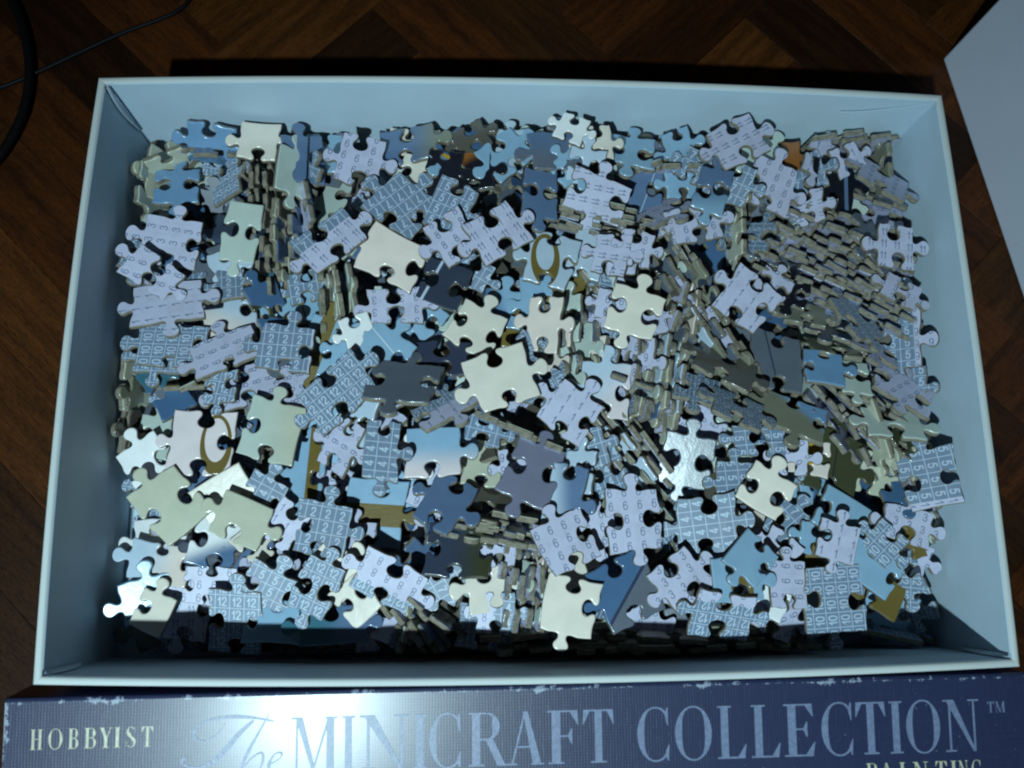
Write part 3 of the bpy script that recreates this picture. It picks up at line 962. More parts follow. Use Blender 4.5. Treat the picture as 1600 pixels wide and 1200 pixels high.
p(1393,282,88,82,-35,'tbtb',9,ta=-35,az=60,tilt=34,layer=5)
p(1428,308,80,66,-30,'tbtb',8,ta=-30,az=75,tilt=48,layer=3)
p(1376,338,74,58,-20,'btbt',11,ta=-110,az=90,tilt=26,layer=3)
p(1428,387,62,76,-7,'tbtb',11,ta=-8,layer=6)
p(1406,456,62,50,-34,'tbtb',3,ta=-34,layer=5)
p(1368,388,58,98,30,'bttb','steelgrey',az=30,tilt=24,layer=4)
p(1352,398,56,62,-50,'tbtb','greybrown',az=40,tilt=50,layer=3)
# ---- slanting stack at the right
p(1275,350,80,62,-20,'tbtb','greybrown',az=66,tilt=62,layer=3)
p(1340,374,80,62,-24,'btbt','steelgrey',az=64,tilt=64,layer=3)
p(1250,380,80,62,-25,'tbtb','steelgrey',az=65,tilt=62,layer=3)
p(1316,404,80,62,-26,'btbt','greybrown',az=64,tilt=64,layer=3)
p(1372,436,78,62,-28,'tbtb','steelgrey',az=62,tilt=62,layer=3)
p(1240,408,80,62,-27,'btbt','steelgrey',az=63,tilt=62,layer=3)
p(1300,432,80,62,-27,'tbtb','steel',az=63,tilt=62,layer=3)
p(1356,464,80,62,-29,'btbt','greybrown',az=61,tilt=62,layer=3)
p(1240,440,80,62,-28,'tbtb','greygreen',az=62,tilt=58,layer=3)
p(1392,482,70,58,-30,'tbtb','steelgrey',az=60,tilt=56,layer=3)
p(1186,372,56,60,62,'tbtb',5,ta=62,az=152,tilt=48,layer=3)
p(1218,364,54,58,48,'btbt','palegreen',az=138,tilt=58,layer=3)
p(1242,366,54,58,46,'tbtb',8,ta=46,az=136,tilt=55,layer=3)
p(1200,400,70,60,-30,'tbtb','steelgrey',az=70,tilt=36,layer=3)
p(1190,420,62,60,40,'tbtb',4,ta=40,layer=2)
p(1337,500,76,86,18,'btbt',12,ta=16,az=48,tilt=36,layer=5)
p(1362,546,90,56,-32,'btbt',(9,8,0,0.2),ta=-30,az=62,tilt=42,layer=4)
p(1410,610,98,70,-36,'btbt',9,ta=-60,az=60,tilt=30,layer=5)
p(1382,630,86,64,-36,'tbtb',4,ta=-36,az=62,tilt=42,layer=4)
p(1450,532,60,100,-3,'tbbt',(5,9,0,0.65),ta=-3,az=180,tilt=42,layer=5)
p(1450,604,50,60,-5,'tbtb',5,ta=-5,az=180,tilt=46,layer=3)
p(1286,577,58,60,-10,'tbbf','blue',az=90,tilt=20,layer=5)
p(1336,590,50,66,-10,'btbt','palegreen',az=90,tilt=26,layer=4)
p(1256,492,66,56,-20,'tbtb','greygreen',az=90,tilt=34,layer=4)
p(1292,512,80,56,-25,'btbt','darkblue',az=82,tilt=42,layer=3)
p(1300,545,80,52,-14,'tbtb','greygreen',az=85,tilt=48,layer=3)
p(1165,470,86,84,-38,'bbtb',1,ta=-38,layer=7)
p(1206,446,48,54,52,'tbtb',8,ta=52,layer=5)
p(1236,456,56,56,-20,'btbt','black',az=120,tilt=20,layer=4)
p(1212,565,84,100,-10,'tbfb','steelgrey',layer=4,s=('darkblue',6,-0.25,0.04))
p(1163,548,58,72,-14,'ftbt','steelgrey',az=200,tilt=10,layer=3,s=('paleblue',10,-0.1,0.03))
p(1130,572,94,70,-32,'tbtb','greybrown',az=75,tilt=36,layer=5)
# ---- diagonal chain of edges left of the 1s piece
p(1062,395,66,60,-62,'tbtb','palegreen',az=28,tilt=70,layer=4)
p(1082,412,66,60,-60,'btbt','greycream',az=30,tilt=66,layer=4)
p(1098,455,86,60,-60,'tbtb','greygreen',az=210,tilt=62,layer=5)
p(1046,432,70,60,-58,'btbt','palegreen',az=212,tilt=74,layer=4)
p(1066,470,80,60,-60,'tbtb',9,ta=-60,az=210,tilt=74,layer=4)
p(1100,500,80,60,-62,'btbt','greygreen',az=208,tilt=78,layer=5)
p(1122,536,76,60,-60,'tbtb','steelgrey',az=210,tilt=78,layer=5)
p(1144,572,76,60,-62,'btbt','greygreen',az=208,tilt=78,layer=6)
p(1086,520,66,60,-62,'tbtb','paleblue',az=208,tilt=66,layer=4)
p(1052,384,54,58,-60,'tbtb','palegreen',az=30,tilt=60,layer=4)
# ---- upright strips in the centre
p(1046,482,80,60,68,'tbtb',9,ta=68,az=160,tilt=56,layer=5)
p(1040,528,74,60,74,'btbt','steelgrey',az=166,tilt=60,layer=5)
p(1024,566,80,60,78,'tbtb','paleblue',az=168,tilt=70,layer=4)
p(1052,560,80,60,76,'btbt','darkblue',az=166,tilt=52,layer=4)
p(1032,604,82,60,82,'tbtb','greycream',az=172,tilt=74,layer=5)
p(1008,612,76,60,80,'btbt','palegreen',az=172,tilt=74,layer=5)
p(1052,612,80,60,82,'tbtb','paleblue',az=172,tilt=74,layer=5)
p(1024,645,62,60,84,'btbt',11,ta=84,az=176,tilt=60,layer=5)
p(994,618,70,60,76,'tbtb','greycream',az=168,tilt=72,layer=4)
p(990,488,80,70,-20,'btbt','cream',az=200,tilt=5,layer=7)
p(955,478,50,50,-12,'tbtb',6,ta=-12,layer=5)
p(1010,498,56,54,8,'tbtb',9,ta=8,layer=5)
p(945,612,82,84,-6,'bttb','paleblue',layer=5,g=('pinkcream',-40,0.1,1.0))
p(892,644,74,70,-36,'bttb',1,ta=-34,layer=6)
p(850,606,56,66,-18,'tbtb',12,ta=-62,layer=5)
p(786,592,96,86,20,'tbtb','cream',az=220,tilt=5,layer=6)
p(826,548,50,52,-32,'btbt',12,ta=-60,layer=5)
p(856,585,50,58,10,'tbtb',2,ta=-60,layer=4)
# ---- upper centre
p(612,405,96,84,-27,'bftb','warmcream',az=210,tilt=5,layer=6)
p(514,375,100,70,40,'tbtb',(11,7,90,0.25),ta=42,layer=6)
p(628,322,88,84,-38,'bttb',7,ta=218,layer=5)
p(704,325,66,84,-27,'tbft',5,ta=-27,layer=5)
p(666,322,46,60,-20,'tbtb',5,ta=-20,layer=4)
p(709,370,62,78,32,'tbtb',8,ta=33,layer=6)
p(775,362,88,78,32,'tbtb',11,ta=32,layer=7)
p(735,422,72,52,-30,'tbtb',4,ta=-30,layer=5)
p(700,398,58,66,4,'btbt','sky',layer=4)
p(693,444,74,72,-20,'btbf','darkblue',layer=5,s=('paleblue',-28,-0.55,0.07))
p(676,392,50,48,-10,'tbtb','darkblue',layer=4)
p(590,392,60,58,-25,'tbtb','steel',layer=4)
p(617,480,80,58,4,'tbtb',3,ta=184,layer=5)
p(784,484,66,66,-12,'btfb','sky',layer=4,g=('steelblue',200,0.0,0.6))
p(812,502,50,92,-6,'tbtb','olive',az=180,tilt=8,layer=3,g=('steel',20,0.4,0.5))
p(840,470,56,84,0,'bttb','sky',az=180,tilt=26,layer=4)
p(860,406,74,88,-16,'bbtb','paleblue',layer=6,r=('olive',-0.25,0.1,0.55,0.13))
p(896,440,52,92,-26,'ftbt','olive',layer=4)
p(910,425,58,60,-60,'tftb','cream',az=35,tilt=62,layer=5)
p(843,305,58,88,-4,'btbt','steel',layer=5)
p(930,308,98,68,-18,'btbt',11,ta=-100,az=275,tilt=20,layer=5)
p(998,302,84,66,0,'btbf','steel',layer=4,s=('paleblue',-20,0.4,0.02))
p(1034,334,96,62,34,'btbt',11,ta=34,az=112,tilt=46,layer=6)
p(1082,355,80,62,8,'tbtb',6,ta=6,layer=5)
p(1112,298,54,82,-16,'btbt','steel',layer=6,g=('sky',270,0.5,0.8))
p(1140,284,68,66,-26,'tbtb',7,ta=-26,az=225,tilt=18,layer=5)
p(1128,340,48,82,-10,'tbft',7,ta=-10,az=10,tilt=24,layer=4)
p(1150,325,64,60,88,'btbt','greycream',az=178,tilt=80,layer=4)
p(1150,378,64,60,86,'tbtb','greycream',az=178,tilt=80,layer=4)
p(1088,262,56,50,-30,'tbtb',7,ta=-30,layer=4)
p(1056,265,66,60,4,'tbtb','greycream',az=92,tilt=66,layer=4)
p(1012,264,66,60,22,'btbt','paleblue',az=110,tilt=66,layer=4)
p(1063,287,58,54,6,'tbtb','sky',layer=3)
p(890,262,52,50,38,'btbt','sky',az=275,tilt=10,layer=4)
p(915,260,62,58,-10,'btbt','paleblue',az=275,tilt=22,layer=4)
p(872,325,58,60,-20,'tbtb','palegreen',az=72,tilt=62,layer=4)
p(908,336,58,58,-6,'btbt','palegreen',az=86,tilt=64,layer=4)
p(944,346,72,60,-14,'tbtb','greycream',az=78,tilt=66,layer=4)
p(985,352,68,60,-16,'btbt','palegreen',az=76,tilt=60,layer=4)
p(920,362,68,60,-24,'tbtb','paleblue',az=68,tilt=60,layer=4)
p(955,372,66,60,-20,'btbt','greycream',az=72,tilt=64,layer=4)
p(918,397,54,86,-16,'bttb','paleblue',layer=5)
p(955,398,52,66,-15,'tbtb',11,ta=-105,az=180,tilt=18,layer=6)
p(996,391,52,58,-16,'tbtb',3,ta=-16,az=180,tilt=18,layer=6)
p(972,404,46,56,-6,'btbt',1,ta=-15,az=200,tilt=14,layer=5)
p(936,424,50,58,-20,'tbtb','sky',layer=4)
p(955,440,50,60,10,'tbtb',12,ta=80,layer=4)
p(1018,410,54,50,-6,'tbtb','sky',layer=4)
p(1004,430,66,56,-8,'btbt','black',layer=4)
p(690,352,46,48,10,'tbtb','palegreen',layer=3)
# ---- tilted pale pieces in the middle
p(850,508,58,84,-10,'tbtb','warmcream',az=186,tilt=36,layer=5)
p(886,500,54,78,-8,'btbt','palegreen',az=182,tilt=44,layer=5)
p(915,500,52,78,-14,'tbtb',9,ta=-14,az=182,tilt=46,layer=5)
p(872,545,54,78,-10,'btbt','warmcream',az=184,tilt=46,layer=5)
p(904,545,54,78,-8,'tbtb','palegreen',az=182,tilt=48,layer=5)
p(928,560,50,70,-8,'btbt','warmcream',az=182,tilt=46,layer=5)
p(884,588,52,74,-12,'tbtb','palegreen',az=182,tilt=52,layer=5)
p(948,535,54,84,-16,'btbt',12,ta=-40,az=190,tilt=42,layer=6)
p(938,452,50,70,-20,'tbtb','palegreen',az=190,tilt=44,layer=4)
p(978,562,48,76,-12,'btbt',8,ta=-12,az=186,tilt=54,layer=6)
p(1000,566,52,78,-8,'tbtb',9,ta=-8,az=186,tilt=44,layer=6)
p(985,592,66,58,-16,'tbtb',10,ta=-16,az=70,tilt=56,layer=6)
# ---- left
p(214,366,54,54,-26,'ttbf','palegreen',layer=4)
p(268,380,88,76,-8,'bttb',3,ta=80,layer=5)
p(236,430,84,54,-36,'tbtb',9,ta=-110,layer=6)
p(203,408,60,52,-16,'btbt',12,ta=-16,az=0,tilt=38,layer=4)
p(342,380,68,66,12,'ttbf','darkblue',layer=4,g=('steel',270,0.2,0.8))
p(382,362,54,98,-9,'bfbt','palegreen',layer=5)
p(292,428,74,56,24,'btbt','steelblue',layer=4,g=('paleblue',20,0.3,0.4))
p(333,420,58,66,30,'tbtb','steelgrey',layer=4)
p(352,420,52,50,10,'tbtb','paleblue',layer=4)
p(336,450,84,54,9,'tbtb',2,ta=8,az=90,tilt=14,layer=5)
p(262,476,102,64,9,'tbtt',1,ta=99,az=95,tilt=12,layer=6)
p(204,486,56,60,4,'bttb','paleblue',az=0,tilt=28,layer=4)
p(258,538,104,66,-3,'bbtb',10,ta=88,az=90,tilt=8,layer=5)
p(216,562,70,50,-2,'tbtt',12,ta=-2,az=90,tilt=8,layer=4)
p(360,498,80,64,20,'bftt','paleblue',layer=4,g=('warmcream',250,0.0,0.8))
p(352,552,98,58,25,'bttb',9,ta=-64,az=100,tilt=16,layer=6)
p(424,490,96,58,-62,'tbtb','steelblue',az=5,tilt=28,layer=4,s=('darkolive',90,0.0,0.22))
p(460,474,66,80,20,'tbtf','sky',layer=3,s=('darkblue',20,0.3,0.025))
p(448,546,76,72,-8,'bttb',(2,8,0,1.1),ta=-4,layer=6)
p(382,604,96,64,24,'tbtb',8,ta=112,layer=5)
p(346,606,50,46,4,'btbt',12,ta=-10,layer=5)
p(352,582,50,48,10,'tbtb',7,ta=20,layer=4)
p(440,592,70,54,22,'tbtb','sky',layer=4)
p(466,612,56,58,30,'btbt',8,ta=110,layer=4)
p(503,542,60,92,-15,'btbt','sky',layer=4,s=('olive',-20,-0.1,0.34))
p(560,518,52,52,22,'fbtf','white',layer=5)
p(550,546,62,54,-6,'bttf','sky',layer=4)
p(605,545,74,64,-35,'bttf','sky',layer=5,s=('white',40,0.1,0.015))
p(527,612,104,80,40,'tbtb',12,ta=40,layer=7)
p(507,452,84,60,-82,'btbt','greycream',az=188,tilt=72,layer=4)
p(524,472,66,60,-84,'tbtb','palegreen',az=186,tilt=74,layer=4)
p(546,462,88,60,-78,'btbt','palegreen',az=190,tilt=64,layer=4)
p(440,352,72,60,88,'tbtb','greycream',az=2,tilt=74,layer=4)
p(446,402,76,60,-80,'btbt','greygreen',az=8,tilt=72,layer=4)
p(417,372,76,60,76,'tbtb','steel',az=-14,tilt=62,layer=3)
p(410,425,72,60,78,'btbt','palegreen',az=-12,tilt=62,layer=3)
p(428,430,60,66,10,'tbtb','teal',layer=2)
p(478,330,56,74,20,'btbt',9,ta=20,az=190,tilt=56,layer=4)
p(480,450,54,56,12,'tbtb',2,ta=12,layer=3)
p(320,590,70,54,28,'tbtb','palegreen',az=118,tilt=60,layer=4)
p(296,602,60,56,4,'tftb','olive',az=92,tilt=62,layer=4)
p(258,610,84,52,-56,'tbtb','teal',layer=4,g=('steelblue',270,0.0,0.5))
p(196,600,66,58,88,'tbtb','greycream',az=0,tilt=68,layer=2)
p(210,622,60,58,86,'btbt','greygreen',az=0,tilt=72,layer=2)
p(196,655,62,58,90,'tbtb','palegreen',az=0,tilt=70,layer=2)
p(216,678,66,58,88,'btbt','greybrown',az=0,tilt=60,layer=2)
# ---- centre, row around y = 600
p(632,598,98,78,-12,'btbt','steelgrey',az=92,tilt=32,layer=6)
p(600,640,86,60,-8,'tbtb','darkolive',az=95,tilt=42,layer=4)
p(592,662,66,56,-32,'btbt',1,ta=-32,az=130,tilt=16,layer=5)
p(562,664,52,78,-20,'btbt','paleblue',az=182,tilt=32,layer=5)
p(760,584,66,64,20,'btbt','brown',layer=3,g=('orange',-40,0.3,0.4))
p(645,540,80,74,-20,'btbt','steel',layer=4)
p(692,562,82,52,-2,'tbtb','navy',layer=4)
p(700,585,72,56,10,'tbtb','palegreen',az=250,tilt=12,layer=3)
p(742,514,80,72,-30,'btbb','cream',layer=5)
p(705,494,52,56,0,'btbt','palegreen',az=180,tilt=16,layer=4)
p(664,495,62,58,42,'tbtb','sky',layer=4)
p(684,480,50,54,-40,'tbtb','sky',layer=3)
p(725,560,50,50,30,'tbtb','brownblack',layer=3)
p(700,636,100,54,31,'btbt',(1,12,90,0.1),ta=31,az=115,tilt=40,layer=6)
p(744,626,60,50,26,'btbt',12,ta=26,az=115,tilt=42,layer=5)
p(788,665,92,58,-23,'tbfb','greycream',az=68,tilt=84,layer=5)
p(846,692,70,58,-22,'tbfb','greycream',az=68,tilt=84,layer=4)
p(753,672,64,52,-14,'tbtb',4,ta=-15,layer=5)
p(678,706,80,74,0,'tftb','sky',az=90,tilt=6,layer=5,g=('pinkcream',-90,0.3,0.7))
p(755,724,66,70,-8,'bftb','greycream',az=90,tilt=8,layer=4)
p(694,786,64,88,-28,'tbtb','steel',az=95,tilt=26,layer=5)
p(830,738,82,92,-24,'btbt','purplegrey',az=95,tilt=6,layer=5)
p(803,728,50,54,6,'tbtb',9,ta=6,layer=4)
p(716,862,102,72,-6,'btbb','darkblue',az=90,tilt=14,layer=5,g=('darkolive',0,0.4,0.8))
p(780,860,46,50,0,'fbtb',1,ta=0,layer=4)
p(738,806,60,56,-14,'tbtb','greycream',az=76,tilt=66,layer=4)
p(766,806,60,56,-14,'btbt','greybrown',az=76,tilt=66,layer=4)
p(786,824,66,56,-16,'tbtb','greycream',az=74,tilt=66,layer=4)
p(740,830,80,56,-8,'btbt','greycream',az=82,tilt=72,layer=5)
p(790,842,70,56,-10,'tbtb','greygreen',az=80,tilt=72,layer=5)
p(766,780,70,56,-20,'tbtb','greybrown',az=80,tilt=30,layer=3)
p(762,918,66,68,6,'tbtf','cream',layer=4)
p(775,958,54,60,-4,'tbtb',(8,4,0,-0.1),ta=-4,layer=4)
p(836,880,80,56,86,'tbtb',9,ta=86,az=176,tilt=60,layer=4)
p(818,922,90,56,80,'btbt','navy',az=170,tilt=50,layer=4)
p(838,935,66,56,84,'tbtb','palegreen',az=176,tilt=66,layer=4)
p(806,905,60,56,70,'btbt','palegreen',az=165,tilt=55,layer=4)
p(885,850,78,76,27,'btfb',6,ta=22,az=90,tilt=6,layer=6)
p(990,812,80,90,4,'btbt',6,ta=5,layer=6)
p(1072,718,80,80,-12,'btbt','glossy',az=229,tilt=21.6,layer=6)
p(1105,817,84,88,5,'tbtb',4,ta=97,az=228,tilt=15,layer=7)
p(1197,766,68,64,-36,'btbf','cream',layer=6)
p(1186,826,56,60,50,'ftbb','warmcream',layer=5)
p(1232,820,64,56,-36,'btbt',7,ta=-52,layer=5)
p(1240,755,58,64,2,'bttf','sky',layer=4)
p(1268,748,50,54,10,'tbtb','sky',layer=4)
p(1322,812,104,68,-29,'ffbb','sky',layer=6)
p(1186,690,84,54,-3,'tbtb',5,ta=-86,layer=5)
p(1148,752,54,58,-5,'bttb',5,ta=-86,layer=5)
p(1216,735,52,50,-20,'tbtb',5,ta=0,layer=4)
p(1140,702,68,68,10,'btbt','palegreen',layer=4)
p(1098,654,82,60,-16,'btbt',6,ta=60,layer=4)
p(1150,640,86,68,-22,'tbtb',10,ta=74,az=62,tilt=40,layer=6)
p(1088,608,74,60,-18,'btbt',(12,5,0,0.1),ta=-18,az=78,tilt=34,layer=5)
p(1236,650,104,68,-26,'bbtt','greygreen',az=78,tilt=24,layer=6,g=('blue',40,0.5,0.25))
p(1262,716,68,58,-10,'bttb','warmcream',layer=4,s=('yellow',-30,0.0,0.30))
p(1236,716,48,56,-6,'tbtb',9,ta=-60,az=180,tilt=28,layer=5)
p(1306,726,74,96,-22,'tbfb','darkolive',az=220,tilt=8,layer=4,s=('black',-12,-0.1,0.025))
p(1358,740,60,66,-16,'tbtb','greycream',layer=4)
p(1300,668,84,56,-55,'tbtb','purplegrey',az=35,tilt=46,layer=4)
p(1328,660,58,54,10,'tbtb','darkolive',layer=3,s=('yellow',0,-0.5,0.25))
# ---- upright strips near the right wall
p(1360,672,98,62,-80,'tfbf','greycream',az=190,tilt=82,layer=6)
p(1368,712,86,60,-76,'btbf','greycream',az=194,tilt=82,layer=5)
p(1340,690,80,58,-70,'tbtb','darkblue',az=20,tilt=60,layer=5)
p(1408,690,84,60,-82,'tbtb','greycream',az=188,tilt=82,layer=5)
p(1426,716,98,62,-80,'tbfb','greycream',az=190,tilt=82,layer=6)
p(1440,790,84,60,-80,'btfb','greycream',az=190,tilt=82,layer=5)
p(1416,765,70,60,-82,'tbtb','greygreen',az=188,tilt=78,layer=5)
p(1458,815,76,60,-80,'btbf','palegreen',az=190,tilt=82,layer=3)
p(1394,664,84,56,-5,'tbtb','palegreen',az=90,tilt=32,layer=5)
p(1447,684,58,72,-50,'bttb','darkolive',az=40,tilt=22,layer=4)
p(1400,758,58,66,4,'btbt','steelblue',az=92,tilt=22,layer=4,g=('paleblue',90,0.5,0.5))
p(1486,748,78,92,8,'btbf',(5,1,0,1.02),ta=-83,az=176,tilt=30,layer=6)
p(1468,838,50,58,4,'tbtb','palegreen',az=180,tilt=52,layer=3)
p(1414,822,74,52,-16,'tttb',3,ta=-20,layer=6)
p(1380,848,56,50,44,'btft',10,ta=44,layer=7)
p(1412,848,50,56,20,'tbtb','olive',layer=6,g=('sky',-30,0.1,0.02))
p(1356,882,94,62,-31,'bbtf','sky',layer=7)
p(1368,922,82,52,-31,'fbtb','olive',layer=6)
p(1408,898,54,66,12,'btbt',12,ta=-96,layer=6)
p(1428,872,50,56,-30,'tbtb',9,ta=-30,layer=5)
p(1308,846,56,54,-18,'ftbt',1,ta=-18,layer=7)
p(1276,842,56,50,-12,'tbtb','sky',layer=5)
p(1290,880,60,50,-30,'tbtb','olive',layer=5)
p(1303,942,88,98,3,'btbt',10,ta=93,layer=7)
p(1246,946,62,50,4,'tbtb','palegreen',layer=5)
p(1232,912,50,66,-5,'ftfb',9,ta=-95,layer=6)
p(1204,892,74,62,-32,'tbtb',9,ta=-60,layer=5)
p(1198,926,64,60,-30,'bttb','white',layer=5)
p(1150,906,80,66,0,'tbfb','sky',az=30,tilt=5,layer=6,s=('olive',8,0.15,0.5))
p(1174,872,66,58,46,'bftb','sky',layer=6)
p(1132,876,52,56,10,'btbt','sky',layer=5)
p(1216,862,56,54,-40,'tbtb',8,ta=-40,layer=5)
p(1246,880,50,44,-35,'tbtb','black',az=60,tilt=20,layer=4)
p(1063,908,74,74,40,'tbtb',3,ta=28,layer=6)
p(980,924,88,94,24,'tbtb','steelblue',layer=6,s=('navy',-32,0.05,0.07),g=('steelgrey',-32,0.12,0.04))
p(890,945,76,76,-14,'bbft','cream',layer=7)
p(902,898,70,66,0,'bttb','cream',layer=5)
p(874,905,46,50,-16,'tbtb',9,ta=-16,layer=4)
p(935,880,54,54,10,'tbtb','steel',layer=4)
p(1130,962,88,68,-10,'tbtb',(12,8,-90,0.62),ta=170,az=270,tilt=24,layer=7)
p(1212,960,68,62,-26,'tbtb',9,ta=-70,layer=5)
p(1050,990,94,60,-7,'tttb','cream',az=88,tilt=64,layer=5)
p(950,998,84,60,-2,'tftb','greygreen',az=90,tilt=76,layer=4)
p(1010,1002,70,60,0,'btbf','greycream',az=90,tilt=76,layer=4)
p(1226,1002,94,60,-1,'bttb','greygreen',az=90,tilt=74,layer=4)
p(1382,985,96,60,-14,'tbtf',7,ta=-14,az=80,tilt=62,layer=5)
p(1384,952,90,56,-14,'btbt','sky',az=268,tilt=40,layer=5)
p(1434,940,56,60,14,'btbt',12,ta=14,az=182,tilt=44,layer=4)
p(1438,968,50,56,24,'tbtb',11,ta=24,az=185,tilt=50,layer=3)
p(1010,768,66,58,-50,'tbtb','palegreen',az=40,tilt=60,layer=4)
p(1040,775,62,56,8,'tbtb','sky',layer=3)
p(945,672,74,56,-52,'tbtb','cream',az=36,tilt=62,layer=5)
p(966,696,80,56,-54,'btbt','palegreen',az=36,tilt=62,layer=5)
p(982,722,86,56,-54,'tbtb','paleblue',az=216,tilt=50,layer=5)
p(1005,740,74,56,-52,'btbt','palegreen',az=38,tilt=66,layer=5)
p(950,738,54,70,20,'btbt',4,ta=20,az=180,tilt=30,layer=5)
p(925,700,50,62,14,'tbtb',4,ta=14,az=190,tilt=26,layer=5)
p(906,738,54,66,-10,'btbt','paleblue',az=182,tilt=36,layer=5)
p(882,778,54,92,-14,'tbtb','steel',az=182,tilt=24,layer=5,g=('paleblue',180,0.1,0.6))
p(905,800,58,58,0,'btbt','greybrown',az=180,tilt=20,layer=4)
p(932,790,54,66,-4,'tbtb','greygreen',az=180,tilt=24,layer=4)
p(935,830,54,50,8,'btbt',6,ta=8,layer=5)
p(867,705,50,54,10,'btbt','greycream',az=180,tilt=20,layer=4)
# ---- lower left
p(236,842,84,60,8,'fttf','white',layer=4,g=('paleblue',-80,0.5,0.3))
p(240,880,94,58,-8,'bbtb','paleblue',layer=5,g=('warmcream',-15,0.0,0.9))
p(226,934,76,56,14,'bttb','sky',layer=5)
p(240,956,52,54,-22,'ftbf','cream',layer=6)
p(292,952,68,88,-3,'bftb',11,ta=0,layer=4)
p(330,916,76,54,-5,'tbbb',6,ta=-3,layer=4)
p(364,984,76,92,-3,'btbb',12,ta=-3,layer=5)
p(348,848,90,82,-18,'btbb','white',layer=4,g=('steelblue',-70,0.1,0.5))
p(352,880,100,50,-22,'tbtb','darkblue',layer=4,g=('brownblack',0,0.3,0.5))
p(268,786,78,88,40,'btbf','greycream',layer=6)
p(352,774,86,56,32,'ffbt','cream',layer=5)
p(378,812,70,68,-24,'tftb','greycream',layer=6)
p(410,840,62,72,-40,'btfb','cream',layer=5)
p(312,690,92,94,-5,'bbtb','pinkcream',az=10,tilt=5,layer=5,r=('olive',0.78,-0.05,0.62,0.10))
p(262,718,58,54,40,'tbtb',10,ta=40,layer=4)
p(235,770,58,60,-18,'tbtb',10,ta=-10,layer=4)
p(242,682,50,66,-5,'btbf','palegreen',layer=4)
p(212,726,72,76,30,'btbt','white',az=245,tilt=16,layer=5)  # white face colour stands in for the lamp's glint on a shiny back
p(266,818,60,56,0,'tbtb',5,ta=0,layer=3)
p(320,745,56,60,30,'tbtb',1,ta=30,layer=4)
p(338,752,50,54,20,'tbtb','steel',layer=4)
p(430,674,88,92,-14,'ftbb','greycream',az=185,tilt=4,layer=5,g=('palegreen',180,0.0,1.2))
p(478,742,58,98,-9,'bttt','sky',az=180,tilt=16,layer=6,s=('olive',-4,0.42,0.32))
p(508,694,58,74,-12,'bttb','sky',layer=5)
p(536,696,54,82,-30,'tbtb',9,ta=60,az=180,tilt=26,layer=6)
p(518,756,54,60,-20,'tbtb',9,ta=70,az=180,tilt=12,layer=5)
p(408,778,62,62,-28,'btbb',4,ta=62,layer=5)
p(596,706,52,84,-5,'tbft',4,ta=85,layer=6)
p(586,798,94,100,-5,'tbtb','sky',az=240,tilt=4,layer=5,s=('olive',86,-0.2,0.52))
p(503,826,74,76,-10,'ttbb',2,ta=-10,layer=6)
p(446,822,52,66,-36,'tbtb',1,ta=-36,layer=5)
p(556,842,58,50,-4,'btft',11,ta=-5,layer=5)
p(458,874,56,54,8,'btbt',10,ta=8,layer=4)
p(425,884,50,50,0,'tbtb',9,ta=10,layer=4)
p(424,920,88,66,-30,'btbt',5,ta=-27,az=270,tilt=18,layer=5)
p(497,916,58,80,-26,'btbt',12,ta=-24,az=220,tilt=12,layer=6)
p(528,890,44,84,38,'tfbf','cream',az=220,tilt=12,layer=5)
p(556,940,52,62,38,'btbf','cream',az=220,tilt=12,layer=5)
p(604,908,98,66,-27,'tbtb',(12,8,-90,-0.45),ta=152,az=270,tilt=20,layer=6)
p(394,908,62,78,-20,'btbt','steel',layer=4)
p(430,974,90,60,-4,'bbbf','sky',az=90,tilt=8,layer=5)
p(520,976,94,56,2,'tbtf','teal',az=90,tilt=10,layer=5,g=('steel',0,0.1,0.6))
p(592,962,66,60,-28,'tbfb',1,ta=-28,layer=4)
p(630,975,66,58,82,'tbtb','palegreen',az=172,tilt=72,layer=4)
p(658,968,72,58,-56,'btbt','greygreen',az=34,tilt=76,layer=4)
p(676,948,80,58,-40,'tbtb','darkblue',az=50,tilt=60,layer=4)
p(700,905,60,56,-30,'btbt',7,ta=-60,layer=4)
p(640,880,66,56,50,'tbtb','steel',az=320,tilt=40,layer=4)
p(672,766,56,66,-22,'btbt',9,ta=-22,layer=4)
p(636,768,50,56,60,'tbtb','sky',layer=3)
p(640,715,50,54,-40,'tbtb','white',layer=4)
# ---- along the dark front wall
p(232,1005,84,66,28,'tbtb','greybrown',layer=2)
p(282,1020,76,62,-6,'btbt',11,ta=0,layer=2)
p(430,1020,86,70,10,'tbtb','brown',layer=2)
p(520,1018,80,66,-14,'btbt','steelgrey',layer=2)
p(598,1022,84,66,6,'tbtb',9,ta=6,layer=2)
p(680,1018,84,66,20,'btbt','greybrown',layer=2)
p(760,1020,84,66,-6,'tbtb',5,ta=-6,layer=2)
p(850,1018,84,66,12,'btbt','steel',layer=2)
p(930,1030,84,60,0,'tbtb','greycream',layer=2)
p(1010,1034,84,60,-8,'btbt',8,ta=-8,layer=2)
p(1090,1022,84,64,10,'tbtb','steelgrey',layer=2)
p(1170,1024,84,64,-4,'btbt','greygreen',layer=2)
p(1252,1022,84,64,8,'tbtb',7,ta=8,layer=2)
p(1330,1018,84,64,-10,'btbt','darkblue',layer=2)

